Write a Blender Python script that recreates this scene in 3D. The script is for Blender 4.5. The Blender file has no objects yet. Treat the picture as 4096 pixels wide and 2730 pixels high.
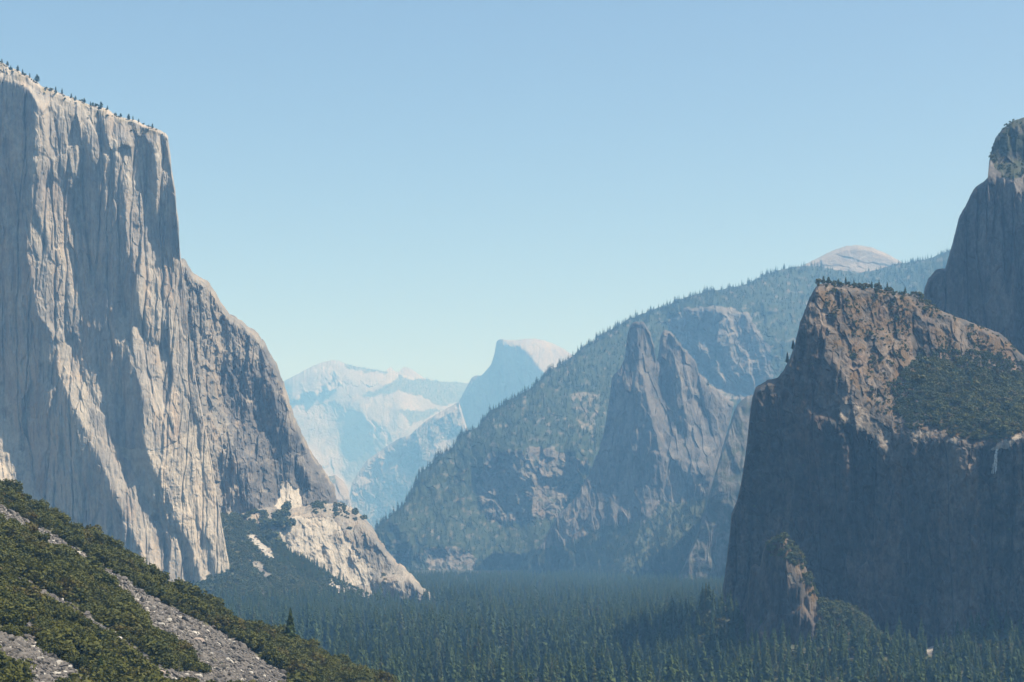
import bpy, math, numpy as np
from mathutils import Vector
R = math.radians
rng = np.random.default_rng(11)
sc = bpy.context.scene
COL = sc.collection

# survey constants: every outline below was read off the photograph (4096 x 2730) and is given
# its own distance in metres, which turns it into a real place in the valley
F, CX, HY, CZ = 7080.0, 2048.0, 2045.0, 190.0
SUN_AZ, SUN_EL = 91.0, 57.0

def place(px, py, D):
    return np.stack([D*(px-CX)/F, D*np.ones_like(px), CZ + D*(HY-py)/F], -1)

# ------------------------------------------------------------------ noise
def _h(ix, iy, seed):
    x = (ix.astype(np.int64)*374761393 + iy.astype(np.int64)*668265263 + seed*974634777) & 0xFFFFFFFF
    x = ((x ^ (x >> 13))*1274126177) & 0xFFFFFFFF
    x = ((x ^ (x >> 16))*2246822519) & 0xFFFFFFFF
    x = x ^ (x >> 15)
    return (x & 0xFFFFFF)/float(0x1000000)

def perlin(x, y, seed=0):
    x0 = np.floor(x); y0 = np.floor(y); fx = x-x0; fy = y-y0
    u = fx*fx*fx*(fx*(fx*6-15)+10); v = fy*fy*fy*(fy*(fy*6-15)+10)
    def g(dx, dy):
        a = _h(x0+dx, y0+dy, seed)*2*math.pi
        return np.cos(a)*(fx-dx)+np.sin(a)*(fy-dy)
    a = g(0,0)*(1-u)+g(1,0)*u; b = g(0,1)*(1-u)+g(1,1)*u
    return (a*(1-v)+b*v)*1.5

def fbm(x, y, seed=0, o=4, gain=.5):
    s = 0; a = 1.; n = 0
    for k in range(o):
        s = s + a*perlin(x*2**k+k*17.3, y*2**k-k*9.1, seed+k); n += a; a *= gain
    return s/n

def ridged(x, y, seed=0, o=4, gain=.55):
    s = 0; a = 1.; n = 0
    for k in range(o):
        s = s + a*(1-np.abs(perlin(x*2**k+k*7.7, y*2**k+k*3.3, seed+k))*2); n += a; a *= gain
    return s/n

def facet(x, y, seed=0, tilt=1.0, k=32.):
    """broken-rock relief: every cell is a plane of its own height and tilt, joined by short bevels"""
    x0 = np.floor(x); y0 = np.floor(y); W = 0.; A = 0.
    for dx in (-1, 0, 1):
        for dy in (-1, 0, 1):
            cx = x0+dx; cy = y0+dy
            ex = x-(cx+_h(cx, cy, seed)); ey = y-(cy+_h(cx, cy, seed+1))
            w = np.exp(-k*(ex*ex+ey*ey))+1e-9
            o = _h(cx, cy, seed+2)*2-1; tx = _h(cx, cy, seed+3)*2-1; ty = _h(cx, cy, seed+4)*2-1
            A = A+w*(o*.45+tilt*1.3*(tx*ex+.5*ty*ey)); W = W+w
    return A/W

def inpoly(px, py, poly):
    poly = np.asarray(poly, float); x1, y1 = poly[-1]; c = np.zeros(px.shape, bool)
    for x2, y2 in poly:
        if y1 != y2:
            c ^= ((y1 > py) != (y2 > py)) & (px < (x2-x1)*(py-y1)/(y2-y1)+x1)
        x1, y1 = x2, y2
    return c

def blur(a, r):
    for ax in (0, 1):
        n = a.shape[ax]
        for _ in range(3):
            k = max(1, int(r)); pad = [(0,0),(0,0)]; pad[ax] = (k+1, k)
            c = np.cumsum(np.pad(a, pad, mode='edge'), axis=ax)
            a = (np.take(c, np.arange(2*k+1, 2*k+1+n), ax)-np.take(c, np.arange(0, n), ax))/(2*k+1)
    return a

def rbf(pts):
    p = np.asarray(pts, float); n = len(p); s = 500.
    A = np.zeros((n+3, n+3)); d = np.hypot(p[:,None,0]-p[None,:,0], p[:,None,1]-p[None,:,1])/s
    A[:n,:n] = d; A[:n,n] = 1; A[:n,n+1] = p[:,0]/s; A[:n,n+2] = p[:,1]/s
    A[n:,:n] = A[:n,n:].T
    w = np.linalg.lstsq(A, np.r_[p[:,2], 0, 0, 0], rcond=None)[0]
    def f(px, py):
        r = w[n]+w[n+1]*px/s+w[n+2]*py/s
        for k in range(n): r = r + w[k]*np.hypot(px-p[k,0], py-p[k,1])/s
        return r
    return f

def bil(G, x, y):
    h, w = G.shape; x = np.clip(x, 0, w-1.001); y = np.clip(y, 0, h-1.001)
    i = x.astype(int); j = y.astype(int); a = x-i; b = y-j
    return (G[j,i]*(1-a)+G[j,i+1]*a)*(1-b)+(G[j+1,i]*(1-a)+G[j+1,i+1]*a)*b

# ------------------------------------------------------------------ objects
def tag(o, label=None, cat=None, group=None, kind=None):
    if label: o['label'] = label
    if cat: o['category'] = cat
    if group: o['group'] = group
    if kind: o['kind'] = kind
    return o

def link(name, me, mat=None, parent=None, col=None):
    o = bpy.data.objects.new(name, me); (col or COL).objects.link(o)
    if mat and me is not None and not me.materials: me.materials.append(mat)
    if parent: o.parent = parent
    return o

def mesh(name, V, Q, smooth=False):
    V = np.asarray(V, np.float32).reshape(-1, 3); Q = np.asarray(Q, np.int32); k = Q.shape[1]
    me = bpy.data.meshes.new(name)
    me.vertices.add(len(V)); me.vertices.foreach_set('co', V.ravel())
    me.loops.add(Q.size); me.loops.foreach_set('vertex_index', Q.ravel())
    me.polygons.add(len(Q)); me.polygons.foreach_set('loop_start', np.arange(0, Q.size, k, dtype=np.int32))
    me.polygons.foreach_set('use_smooth', np.full(len(Q), smooth))
    me.update(calc_edges=True); return me

def gridquads(m, n):
    i = np.arange(m*n).reshape(m, n)
    return np.stack([i[:-1,:-1], i[1:,:-1], i[1:,1:], i[:-1,1:]], -1).reshape(-1, 4)

class Massif:
    """A rock mass: a skyline and a foot line surveyed at real distances, the relief between them
    integrated from the directions its faces look, broken up by cracks and flakes; the top runs on backwards."""
    def __init__(s, name, cols, depth, mat, label, cat, faces=(), masks=(), detail=(), step=4., soft=3, lam=1500.,
                 rnd=(20., 40.), rag=(6., 60.), jit=10., back=(5, 15, 50, 150, 400), sink=.3, kind='structure', smooth=False, mj=22., far=1.):
        c = np.asarray(cols, float); seg = np.maximum(np.hypot(*np.diff(c[:,:2], axis=0).T), .6*np.hypot(*np.diff(c[:,2:], axis=0).T))
        u = np.r_[0, np.cumsum(np.maximum(seg, 1e-3))]; n = int(u[-1]/step)+2
        q = np.linspace(0, u[-1], n); C = np.stack([np.interp(q, u, c[:,k]) for k in range(4)], -1)
        L = np.hypot(C[:,2]-C[:,0], C[:,3]-C[:,1]); m = int(L.max()/step)+2
        t = np.linspace(0, 1, m)[:,None]
        px = C[None,:,0]*(1-t)+C[None,:,2]*t; py = C[None,:,1]*(1-t)+C[None,:,3]*t
        spx = t*L[None,:]
        f1 = depth if callable(depth) else rbf(depth); f0 = lambda x, y: far*f1(x, y)
        st = 4.; x0, y0 = px.min()-40, py.min()-40
        gx_, gy_ = np.meshgrid(np.arange(x0, px.max()+40, st), np.arange(y0, py.max()+40, st))
        D0 = f0(gx_, gy_); Dn = float(np.median(f0(px[::9,::9], py[::9,::9]))); mpp = Dn/F; s.mpp = mpp
        E = D0/mpp
        ey, ex = np.gradient(E, st); wx = gx_+jit*fbm(gx_/60, gy_/60, 5, 3); wy = gy_+jit*fbm(gx_/60, gy_/60, 9, 3)
        dgx = np.zeros_like(E); dgz = np.zeros_like(E)
        for poly, gx, gz in faces:
            k = inpoly(wx, wy, poly)
            dgx[k] = gx-ex[k]; dgz[k] = -gz-ey[k]
        if len(faces):
            W = blur(((dgx != 0)|(dgz != 0)).astype(float), soft)
            tx, tz = blur(dgx, soft), blur(dgz, soft); P = 110; de = 0
            K = None; hx, hz = tx.copy(), tz.copy()
            for it in range(9):      # keep pushing until the faces really look where they should
                dv = np.gradient(np.pad(hx, P), st, axis=1)+np.gradient(np.pad(hz, P), st, axis=0)
                if K is None:
                    ky = np.fft.fftfreq(dv.shape[0], st)*2*math.pi; kx = np.fft.rfftfreq(dv.shape[1], st)*2*math.pi
                    K = ky[:,None]**2+kx[None,:]**2+(2*math.pi/(lam*5))**2
                de = np.fft.irfft2(-np.fft.rfft2(dv)/K, dv.shape)[P:-P,P:-P]
                qz, qx = np.gradient(de, st); hx += .8*W*(tx-qx*W); hz += .8*W*(tz-qz*W)
            E = E+de
        D = bil(E, (px-x0)/st, (py-y0)/st)*mpp
        X = px*mpp; Z = -py*mpp
        M = np.zeros((m, n, 4), np.float32); M[...,3] = 1
        nz = fbm(X/22, Z/22, 41, 4, .6); jx = px+mj*fbm(px/45, py/45, 51, 4, .6); jy = py+mj*fbm(px/45, py/45, 61, 4, .6)
        # steepness feeds the ground cover: ledges hold brush and soil
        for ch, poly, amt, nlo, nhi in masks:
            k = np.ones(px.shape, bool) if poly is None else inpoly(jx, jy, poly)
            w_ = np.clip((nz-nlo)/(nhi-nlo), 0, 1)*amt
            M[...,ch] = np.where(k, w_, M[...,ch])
        wob = fbm(X/90, Z/140, 31, 3)
        gz_ = np.gradient(D, axis=0)/np.where(np.abs(np.gradient(py, axis=0)) < 1e-6, 1, np.gradient(py, axis=0))/mpp
        edge = (1-.6*M[...,2])*np.clip(spx/25., 0.15, 1); calm = 1/(1+1.5*blur(np.clip(gz_, -2, 2), 6)**2)   # big cracks and flakes belong to the walls
        for ty, amp, sx, sz, seed in [(q[0], q[1]*far, q[2]*far, q[3]*far, q[4]) for q in detail]:
            if ty == 'facet': d = facet(X/sx+wob*.22+.25*Z/sz, Z/sz+wob*.2, seed)
            elif ty == 'ridge': d = -ridged(X/sx+wob*.6, Z/sz, seed, 4)
            elif ty == 'saw':      # overlapping flakes: long edges facing one way
                ph = X/sx+.6*fbm(X/sx*.35+.4*Z/sz, Z/sz*1.5, seed, 3); k = np.floor(ph); f = ph-k
                zz = Z/sz+_h(k, k*0, seed)*7+.5*fbm(X/sx*1.7, Z/sz*3, seed+5, 3); row = np.floor(zz); q_ = np.clip((zz-row)/.3, 0, 1); q_ = q_*q_*(3-2*q_)
                hh_ = _h(k, row-1, seed+1)*(1-q_)+_h(k, row, seed+1)*q_
                d = (f-.5)*np.clip((.62-hh_)*5, -1, 1)*(.45+.8*hh_)
            elif ty == 'crack':
                c1 = perlin(X/sx+.3*wob, Z/sz, seed); d = 1.2*np.exp(-(c1/.07)**2)
            else: d = fbm(X/sx, Z/sz, seed, 5, .55)
            D = D+amp*d*edge*(calm**2 if ty in ('saw', 'crack') else calm**.5 if sx > 25*far else 1)
        r, wd = rnd; D = D+r*np.maximum(0, 1-spx/wd)**2
        V = place(px, py, D)
        ra, rw = rag; arc = q*mpp
        tooth = (fbm(arc/30, arc*0+3.3, 77, 5, .6)+.5*facet(arc/14, arc*0+.5, 78, .6))*ra
        ix = C[:,2]-C[:,0]; iy = C[:,3]-C[:,1]; il = np.hypot(ix, iy)+1e-6; ix /= il; iy /= il
        fall = np.exp(-spx*mpp/rw)*tooth[None,:]
        V[...,0] += fall*ix[None,:]; V[...,2] -= fall*iy[None,:]
        rows = []
        S = V[0]
        for b in back[::-1]:
            k = (S[:,1]+b)/S[:,1]; B = S.copy()
            B[:,0] = S[:,0]*k+ix*sink*b; B[:,2] = CZ+(S[:,2]-CZ)*k-iy*sink*b; B[:,1] = S[:,1]+b
            B[:,2] += 2*fbm(arc/25, arc*0+b, 3, 3); rows.append(B)
        nb = len(rows)
        VV = np.concatenate([np.stack(rows), V]) if nb else V
        me = mesh(name, VV, gridquads(m+nb, n), smooth)
        s.V = V; s.px = px; s.py = py
        s.M = M
        full = np.concatenate([np.repeat(M[:1], nb, 0), M]) if nb else M
        at = me.color_attributes.new('cover', 'FLOAT_COLOR', 'POINT'); at.data.foreach_set('color', np.ascontiguousarray(full).ravel())
        s.o = link(name, me, mat); tag(s.o, label, cat, None, kind)

    def spots(s, n, poly=None, ch=0, thr=.3, seed=1, top=None):
        """random spots on the surface; returns points and their pixel position"""
        g = np.random.default_rng(seed)
        w_ = s.M[...,ch].copy() if ch is not None else np.ones(s.px.shape, np.float32)
        w_[w_ < thr] = 0
        if poly is not None: w_ *= inpoly(s.px, s.py, poly)
        if top is not None: w_[top:] = 0
        a = np.zeros(s.px.shape); dV = np.gradient(s.V, axis=0); dU = np.gradient(s.V, axis=1)
        cr = np.cross(dV, dU); a = np.linalg.norm(cr, axis=-1); up = np.abs(cr[...,2])/np.maximum(a, 1e-9)
        w_ = w_*np.minimum(a, np.percentile(a, 95))*np.clip(up*1.6, .02, 1)
        p = w_.ravel().astype(float); p /= p.sum()
        k = g.choice(p.size, n, replace=True, p=p)
        P = s.V.reshape(-1, 3)[k].copy(); P[:,:2] += g.normal(0, s.mpp*1.5, (n, 2))
        return P

# ------------------------------------------------------------------ materials
def nodes(name):
    m = bpy.data.materials.new(name); m.use_nodes = True; nt = m.node_tree
    b = nt.nodes['Principled BSDF']; b.inputs['Roughness'].default_value = .9
    b.inputs['Specular IOR Level'].default_value = .15
    return m, nt, b

def nz(nt, scale, detail=6, rough=.6, stretch=(1,1,1), coord='Object'):
    tc = nt.nodes.new('ShaderNodeTexCoord'); mp = nt.nodes.new('ShaderNodeMapping'); mp.inputs['Scale'].default_value = stretch
    n = nt.nodes.new('ShaderNodeTexNoise'); n.inputs['Scale'].default_value = scale; n.inputs['Detail'].default_value = detail
    n.inputs['Roughness'].default_value = rough
    nt.links.new(tc.outputs[coord], mp.inputs[0]); nt.links.new(mp.outputs[0], n.inputs['Vector']); return n.outputs['Fac']

def mr(nt, v, a, b, c=0., d=1.):
    n = nt.nodes.new('ShaderNodeMapRange'); n.inputs[1].default_value = a; n.inputs[2].default_value = b
    n.inputs[3].default_value = c; n.inputs[4].default_value = d; nt.links.new(v, n.inputs[0]); return n.outputs[0]

def mix(nt, f, a, b, mode='MIX'):
    n = nt.nodes.new('ShaderNodeMix'); n.data_type = 'RGBA'; n.blend_type = mode
    for sock, v in ((n.inputs[0], f), (n.inputs[6], a), (n.inputs[7], b)):
        if isinstance(v, (int, float)): sock.default_value = v
        elif isinstance(v, tuple): sock.default_value = (*v, 1)
        else: nt.links.new(v, sock)
    return n.outputs[2]

def rock(name, a, b, warm, dark, light, soil, unit=1., streak=.6, bump=1., con=.27, soil2=None):
    """granite: two greys in patches, rusty and dark water streaks down the wall, cover from the surveyed masks"""
    m, nt, bs = nodes(name)
    c = mix(nt, mr(nt, nz(nt, .012/unit, 8), .38, .62), a, b)
    c = mix(nt, mr(nt, nz(nt, .03/unit, 6, .6, (1,1,.12)), .5, .68, 0, .55), c, warm)
    c = mix(nt, mr(nt, nz(nt, .06/unit, 7, .65, (1,1,.07)), .5, .66, 0, streak), c, dark)
    g = mr(nt, nz(nt, .25/unit, 8, .75, (1,1,.5)), .3, .7, 1-con, 1+con)
    gc = nt.nodes.new('ShaderNodeCombineColor')
    for k in range(3): nt.links.new(g, gc.inputs[k])
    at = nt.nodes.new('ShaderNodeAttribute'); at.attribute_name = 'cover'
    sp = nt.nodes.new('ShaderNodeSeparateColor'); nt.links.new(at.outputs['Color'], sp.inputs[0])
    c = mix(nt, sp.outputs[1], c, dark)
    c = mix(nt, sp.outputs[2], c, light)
    if streak > .8:  # dark streaks and pale patches also put relief shading into the colour
        c = mix(nt, mr(nt, nz(nt, .022/unit, 7, .7, (1,1,.06)), .46, .60, 0, .75), c, dark)
        c = mix(nt, mr(nt, nz(nt, .017/unit, 7, .7, (1,1,.3)), .52, .66, 0, .6), c, tuple(1.5*x for x in a))
    c = mix(nt, 1., c, gc.outputs[0], 'MULTIPLY')
    s2 = mix(nt, mr(nt, nz(nt, .08/unit, 6, .7), .42, .62), soil, soil2 or tuple(.78*x+.22*y for x, y in zip(soil, warm)))
    c = mix(nt, sp.outputs[0], c, s2)
    nt.links.new(c, bs.inputs['Base Color'])
    if bump:
        bp = nt.nodes.new('ShaderNodeBump'); bp.inputs['Distance'].default_value = bump*unit; bp.inputs['Strength'].default_value = .7
        nt.links.new(nz(nt, .35/unit, 6, .65, (1,1,.35)), bp.inputs['Height']); nt.links.new(bp.outputs[0], bs.inputs['Normal'])
    return m

def leafmat(name, a, b, c=None, trans=.25):
    m, nt, bs = nodes(name)
    oi = nt.nodes.new('ShaderNodeObjectInfo')
    k = mix(nt, oi.outputs['Random'], a, b)
    if c: k = mix(nt, mr(nt, oi.outputs['Random'], .8, .95), k, c)
    k = mix(nt, mr(nt, nz(nt, .45, 3, .6), .35, .65), k, tuple(x*1.35 for x in b))
    nt.links.new(k, bs.inputs['Base Color']); bs.inputs['Roughness'].default_value = .75
    tr = nt.nodes.new('ShaderNodeBsdfTranslucent'); nt.links.new(k, tr.inputs[0])
    ms = nt.nodes.new('ShaderNodeMixShader'); ms.inputs[0].default_value = trans
    out = nt.nodes['Material Output']
    nt.links.new(bs.outputs[0], ms.inputs[1]); nt.links.new(tr.outputs[0], ms.inputs[2]); nt.links.new(ms.outputs[0], out.inputs[0])
    return m

def plain(name, a, b, scale=.5):
    m, nt, bs = nodes(name)
    nt.links.new(mix(nt, mr(nt, nz(nt, scale, 6), .35, .65), a, b), bs.inputs['Base Color']); return m

# ------------------------------------------------------------------ plants
def conifer(seed, H=40., Rr=4.6, levels=34, nb=8, base=.12, sub=2, thin=1., rd=0, wf=.8):
    """crown of drooping branch sprays and a tapered trunk"""
    g = np.random.default_rng(seed); V = []; Q = []
    for k in range(levels):
        t = (k+g.uniform(-.3, .3))/levels; t = min(max(t, 0), .995)
        z = H*(base+(1-base)*t)
        prof = (1-t)**.75*min(1, .45+t*3.2) if not rd else (1-t)**.42*min(1, .4+t*2.)*g.uniform(.75, 1.15)
        n = max(4, int(nb*(.5+.5*(1-t))))
        a0 = g.uniform(0, 6.28)
        for j in range(n):
            if g.random() < .12: continue
            a = a0+6.283*j/n+g.normal(0, .25); r = Rr*prof*g.uniform(.6, 1.2)*thin+.25
            dr = r*g.uniform(.45, .95); dx, dy = math.cos(a), math.sin(a); w = r*g.uniform(.30, .46)*wf+.15
            for q in range(sub):
                sh = g.uniform(-.3, .3)*r*.35; zz = z+g.uniform(-.5, .5)*H/levels
                r1 = r*g.uniform(.45, .6); tip = r*g.uniform(.85, 1.1)
                b = len(V)
                V += [(dx*.1-dy*sh*.2, dy*.1+dx*sh*.2, zz),
                      (dx*r1-dy*(w+sh), dy*r1+dx*(w+sh), zz-dr*.35-g.uniform(0, .5)),
                      (dx*tip-dy*sh, dy*tip+dx*sh, zz-dr+g.uniform(-.2, .3)),
                      (dx*r1+dy*(w-sh), dy*r1-dx*(w-sh), zz-dr*.35+g.uniform(0, .4))]
                Q.append((b, b+1, b+2, b+3))
    b = len(V); V += [(-.25,0,H*.96), (0,.25,H*.96), (.25,0,H*.96), (0,0,H*1.02)]; Q.append((b, b+1, b+2, b+3))
    return np.array(V), np.array(Q)

def trunk(H=40., r=.55, n=6, lean=0.):
    V = []; Q = []
    hs = (0, .08, .3, .6, .97)
    for k, h in enumerate(hs):
        rr = r*(1-h*.92)*(1.25 if k == 0 else 1)
        V += [(rr*math.cos(6.283*j/n)+lean*h*h, rr*math.sin(6.283*j/n), H*h) for j in range(n)]
    for k in range(len(hs)-1):
        for j in range(n): Q.append((k*n+j, k*n+(j+1)%n, (k+1)*n+(j+1)%n, (k+1)*n+j))
    return np.array(V), np.array(Q)

def bush(seed, Rr=3., Hh=4., lobes=14, leaves=55, leaf=.42):
    """rounded brush: leaf sprays on a heap of uneven lobes"""
    g = np.random.default_rng(seed); V = []; Q = []
    for l in range(lobes):
        a = g.uniform(0, 6.28); rad = Rr*math.sqrt(g.uniform(0, 1))*.72; lr = Rr*g.uniform(.28, .5)
        cz = Hh*g.uniform(.3, .82)*(1-.45*(rad/Rr)**2)
        c = np.array([rad*math.cos(a), rad*math.sin(a), cz])
        d = g.normal(size=(leaves, 3)); d[:,2] = d[:,2]*.8+.25; d /= np.linalg.norm(d, axis=1)[:,None]
        p = c+d*lr*g.uniform(.7, 1.08, (leaves, 1))
        for k in range(leaves):
            nrm = d[k]+g.normal(0, .55, 3); nrm /= np.linalg.norm(nrm)
            tx = np.cross(nrm, (.3,.2,1)); tx /= np.linalg.norm(tx)+1e-6; ty = np.cross(nrm, tx); s1 = leaf*g.uniform(.6, 1.3); s2 = leaf*g.uniform(.5, 1.)
            b = len(V); V += [p[k]-tx*s1, p[k]-ty*s2, p[k]+tx*s1, p[k]+ty*s2]; Q.append((b, b+1, b+2, b+3))
    return np.array(V), np.array(Q)

def boulder(seed, n=2):
    import bmesh
    g = np.random.default_rng(seed); bm = bmesh.new(); bmesh.ops.create_icosphere(bm, subdivisions=n, radius=1)
    pl = [(v/np.linalg.norm(v), g.uniform(.55, .85)) for v in g.normal(size=(9, 3))]
    sc_ = g.uniform(.65, 1.25, 3)
    for v in bm.verts:
        p = np.array(v.co)
        for nn, d in pl:
            k = p@nn
            if k > d: p = p-nn*(k-d)
        v.co = Vector(p*sc_*(1, 1, .75))
    me = bpy.data.meshes.new('boulder'); bm.to_mesh(me); bm.free(); return me

# ------------------------------------------------------------------ countless cover
def scatter(name, P, S, kinds, label, cat, seed=1, tilt=0., kind='stuff', squash=(.85, 1.2), idx=None):
    """one object of uncountable cover: points that carry one of several plant or rock meshes"""
    g = np.random.default_rng(seed); n = len(P)
    me = bpy.data.meshes.new(name); me.vertices.add(n); me.vertices.foreach_set('co', np.asarray(P, np.float32).ravel())
    at = me.attributes.new('rot', 'FLOAT_VECTOR', 'POINT')
    r = np.stack([g.normal(0, tilt+1e-4, n), g.normal(0, tilt+1e-4, n), g.uniform(0, 6.28, n)], -1); at.data.foreach_set('vector', r.astype(np.float32).ravel())
    at = me.attributes.new('scl', 'FLOAT_VECTOR', 'POINT')
    w_ = np.asarray(S)*g.uniform(*squash, n); at.data.foreach_set('vector', np.stack([w_, w_, S], -1).astype(np.float32).ravel())
    at = me.attributes.new('idx', 'INT', 'POINT'); at.data.foreach_set('value', (g.integers(0, len(kinds), n) if idx is None else idx).astype(np.int32))
    src = bpy.data.collections.new(name+'_kinds')
    for j, k in enumerate(kinds): src.objects.link(bpy.data.objects.new('%s_kind_%02d' % (name, j), k))
    ng = bpy.data.node_groups.new(name, 'GeometryNodeTree')
    ng.interface.new_socket('Geometry', in_out='INPUT', socket_type='NodeSocketGeometry')
    ng.interface.new_socket('Geometry', in_out='OUTPUT', socket_type='NodeSocketGeometry')
    N = ng.nodes.new; L = ng.links.new
    gi = N('NodeGroupInput'); go = N('NodeGroupOutput'); ip = N('GeometryNodeInstanceOnPoints'); ci = N('GeometryNodeCollectionInfo')
    ci.inputs['Collection'].default_value = src; ci.inputs['Separate Children'].default_value = True; ci.inputs['Reset Children'].default_value = True
    def att(nm, ty):
        a = N('GeometryNodeInputNamedAttribute'); a.data_type = ty; a.inputs['Name'].default_value = nm
        return [o for o in a.outputs if o.enabled and o.name == 'Attribute'][0]
    L(gi.outputs[0], ip.inputs['Points']); L(ci.outputs[0], ip.inputs['Instance']); ip.inputs['Pick Instance'].default_value = True
    L(att('idx', 'INT'), ip.inputs['Instance Index']); L(att('scl', 'FLOAT_VECTOR'), ip.inputs['Scale'])
    er = N('FunctionNodeEulerToRotation'); L(att('rot', 'FLOAT_VECTOR'), er.inputs[0]); L(er.outputs[0], ip.inputs['Rotation'])
    L(ip.outputs[0], go.inputs[0])
    o = link(name, me); md = o.modifiers.new('cover', 'NODES'); md.node_group = ng
    tag(o, label, cat, None, kind); return o
# ================================================================== materials of the place
GRAN = rock('pale_granite', (.325,.295,.245), (.215,.20,.18), (.34,.25,.17), (.09,.088,.09), (.42,.37,.29), (.16,.14,.09))
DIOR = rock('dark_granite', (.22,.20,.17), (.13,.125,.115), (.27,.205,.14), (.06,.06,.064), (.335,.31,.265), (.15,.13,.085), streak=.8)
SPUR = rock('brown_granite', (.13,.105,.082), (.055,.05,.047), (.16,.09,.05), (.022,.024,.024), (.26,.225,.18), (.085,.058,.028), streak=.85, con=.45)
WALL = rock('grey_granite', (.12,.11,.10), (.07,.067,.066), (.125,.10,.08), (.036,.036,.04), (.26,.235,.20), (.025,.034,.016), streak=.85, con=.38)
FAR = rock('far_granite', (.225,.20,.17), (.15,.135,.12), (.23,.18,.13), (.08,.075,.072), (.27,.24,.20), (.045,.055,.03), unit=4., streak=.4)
RIDGE = rock('ridge_granite', (.14,.125,.105), (.08,.075,.07), (.15,.11,.08), (.04,.04,.042), (.28,.245,.20), (.014,.022,.010), unit=2., soil2=(.022,.033,.014))
TALUS = rock('scree_slope', (.15,.14,.13), (.09,.085,.08), (.14,.115,.09), (.05,.048,.05), (.27,.255,.23), (.05,.055,.025), unit=.5)

# ================================================================== far range and domes
A = Massif('mountain_ridge', [(1040,1600,1040,2150),(1137,1525,1137,2150),(1185,1500,1185,2150),(1255,1462,1255,2150),(1290,1450,1290,2150),(1319,1442,1319,2150),(1357,1443,1357,2150),
    (1383,1458,1383,2150),(1446,1471,1446,2150),(1500,1480,1500,2150),(1542,1487,1542,2150),(1552,1474,1552,2150),(1564,1469,1564,2150),(1577,1485,1577,2150),(1596,1490,1596,2150),(1607,1474,1607,2150),(1619,1467,1619,2150),
    (1645,1476,1645,2150),(1679,1500,1679,2150),(1692,1512,1692,2150),(1765,1528,1765,2150),(1874,1532,1874,2150),(1950,1545,1950,2150),(2150,1600,2150,2150)],
    [(1040,1600,17800),(1319,1442,18500),(1619,1467,18700),(1874,1532,19000),(2150,1600,19200),(1250,1650,17200),(1500,1600,17400),(1700,1600,17700),(1300,1800,15800),(1500,1800,15900),(1400,2150,14600),(2000,2150,15000),(1900,1750,16500)],
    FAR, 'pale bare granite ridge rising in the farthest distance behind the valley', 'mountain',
    faces=[([(1421,1608),(1383,1646),(1344,1697),(1281,1787),(1330,1800),(1408,1768),(1400,1830),(1363,1889),(1395,1965),(1485,1838),(1561,1748),(1590,1690),(1574,1680),(1560,1690),(1500,1700),(1450,1660)], -1.2,.15),
           ([(1160,1530),(1320,1450),(1400,1480),(1330,1560),(1240,1680),(1180,1740)], .1,.75),
           ([(1390,1480),(1560,1500),(1480,1560),(1380,1640),(1340,1610),(1330,1560)], .45,.6),
           ([(1200,1700),(1290,1600),(1340,1620),(1360,1670),(1290,1770),(1220,1780)], .7,.8),
           ([(1430,1610),(1560,1560),(1740,1610),(1750,1625),(1600,1610),(1575,1640),(1560,1690),(1480,1660)], .4,1.4),
           ([(1260,1790),(1400,1780),(1408,1806),(1363,1875),(1300,1900)], .5,1.2),
           ([(1600,1640),(1660,1640),(1600,1760),(1560,1780)], .8,.8),
           ([(1575,1630),(1600,1635),(1590,1720),(1520,1800),(1570,1690)], -1.2,.1)],
    masks=[(0,None,.35,.05,.3),(0,[(1430,1600),(1480,1570),(1560,1540),(1600,1500),(1690,1520),(1950,1540),(1950,1610),(1840,1610),(1750,1625),(1700,1590),(1600,1565)],1.,-.5,-.1),
           (0,[(1600,1640),(1650,1640),(1760,1640),(1800,1620),(1700,1680),(1640,1700)],1.,-.5,-.1),(0,[(1380,1450),(1560,1490),(1545,1500),(1390,1475)],1.,-.4,0)],
    detail=[('facet',80,700,500,3),('ridge',30,500,900,5),('fbm',40,300,300,8),('facet',14,160,120,12),('fbm',7,60,60,15)], far=1.3, step=3.5, rag=(10,150), rnd=(120,60), lam=900., back=(100,500,1500))

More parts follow.
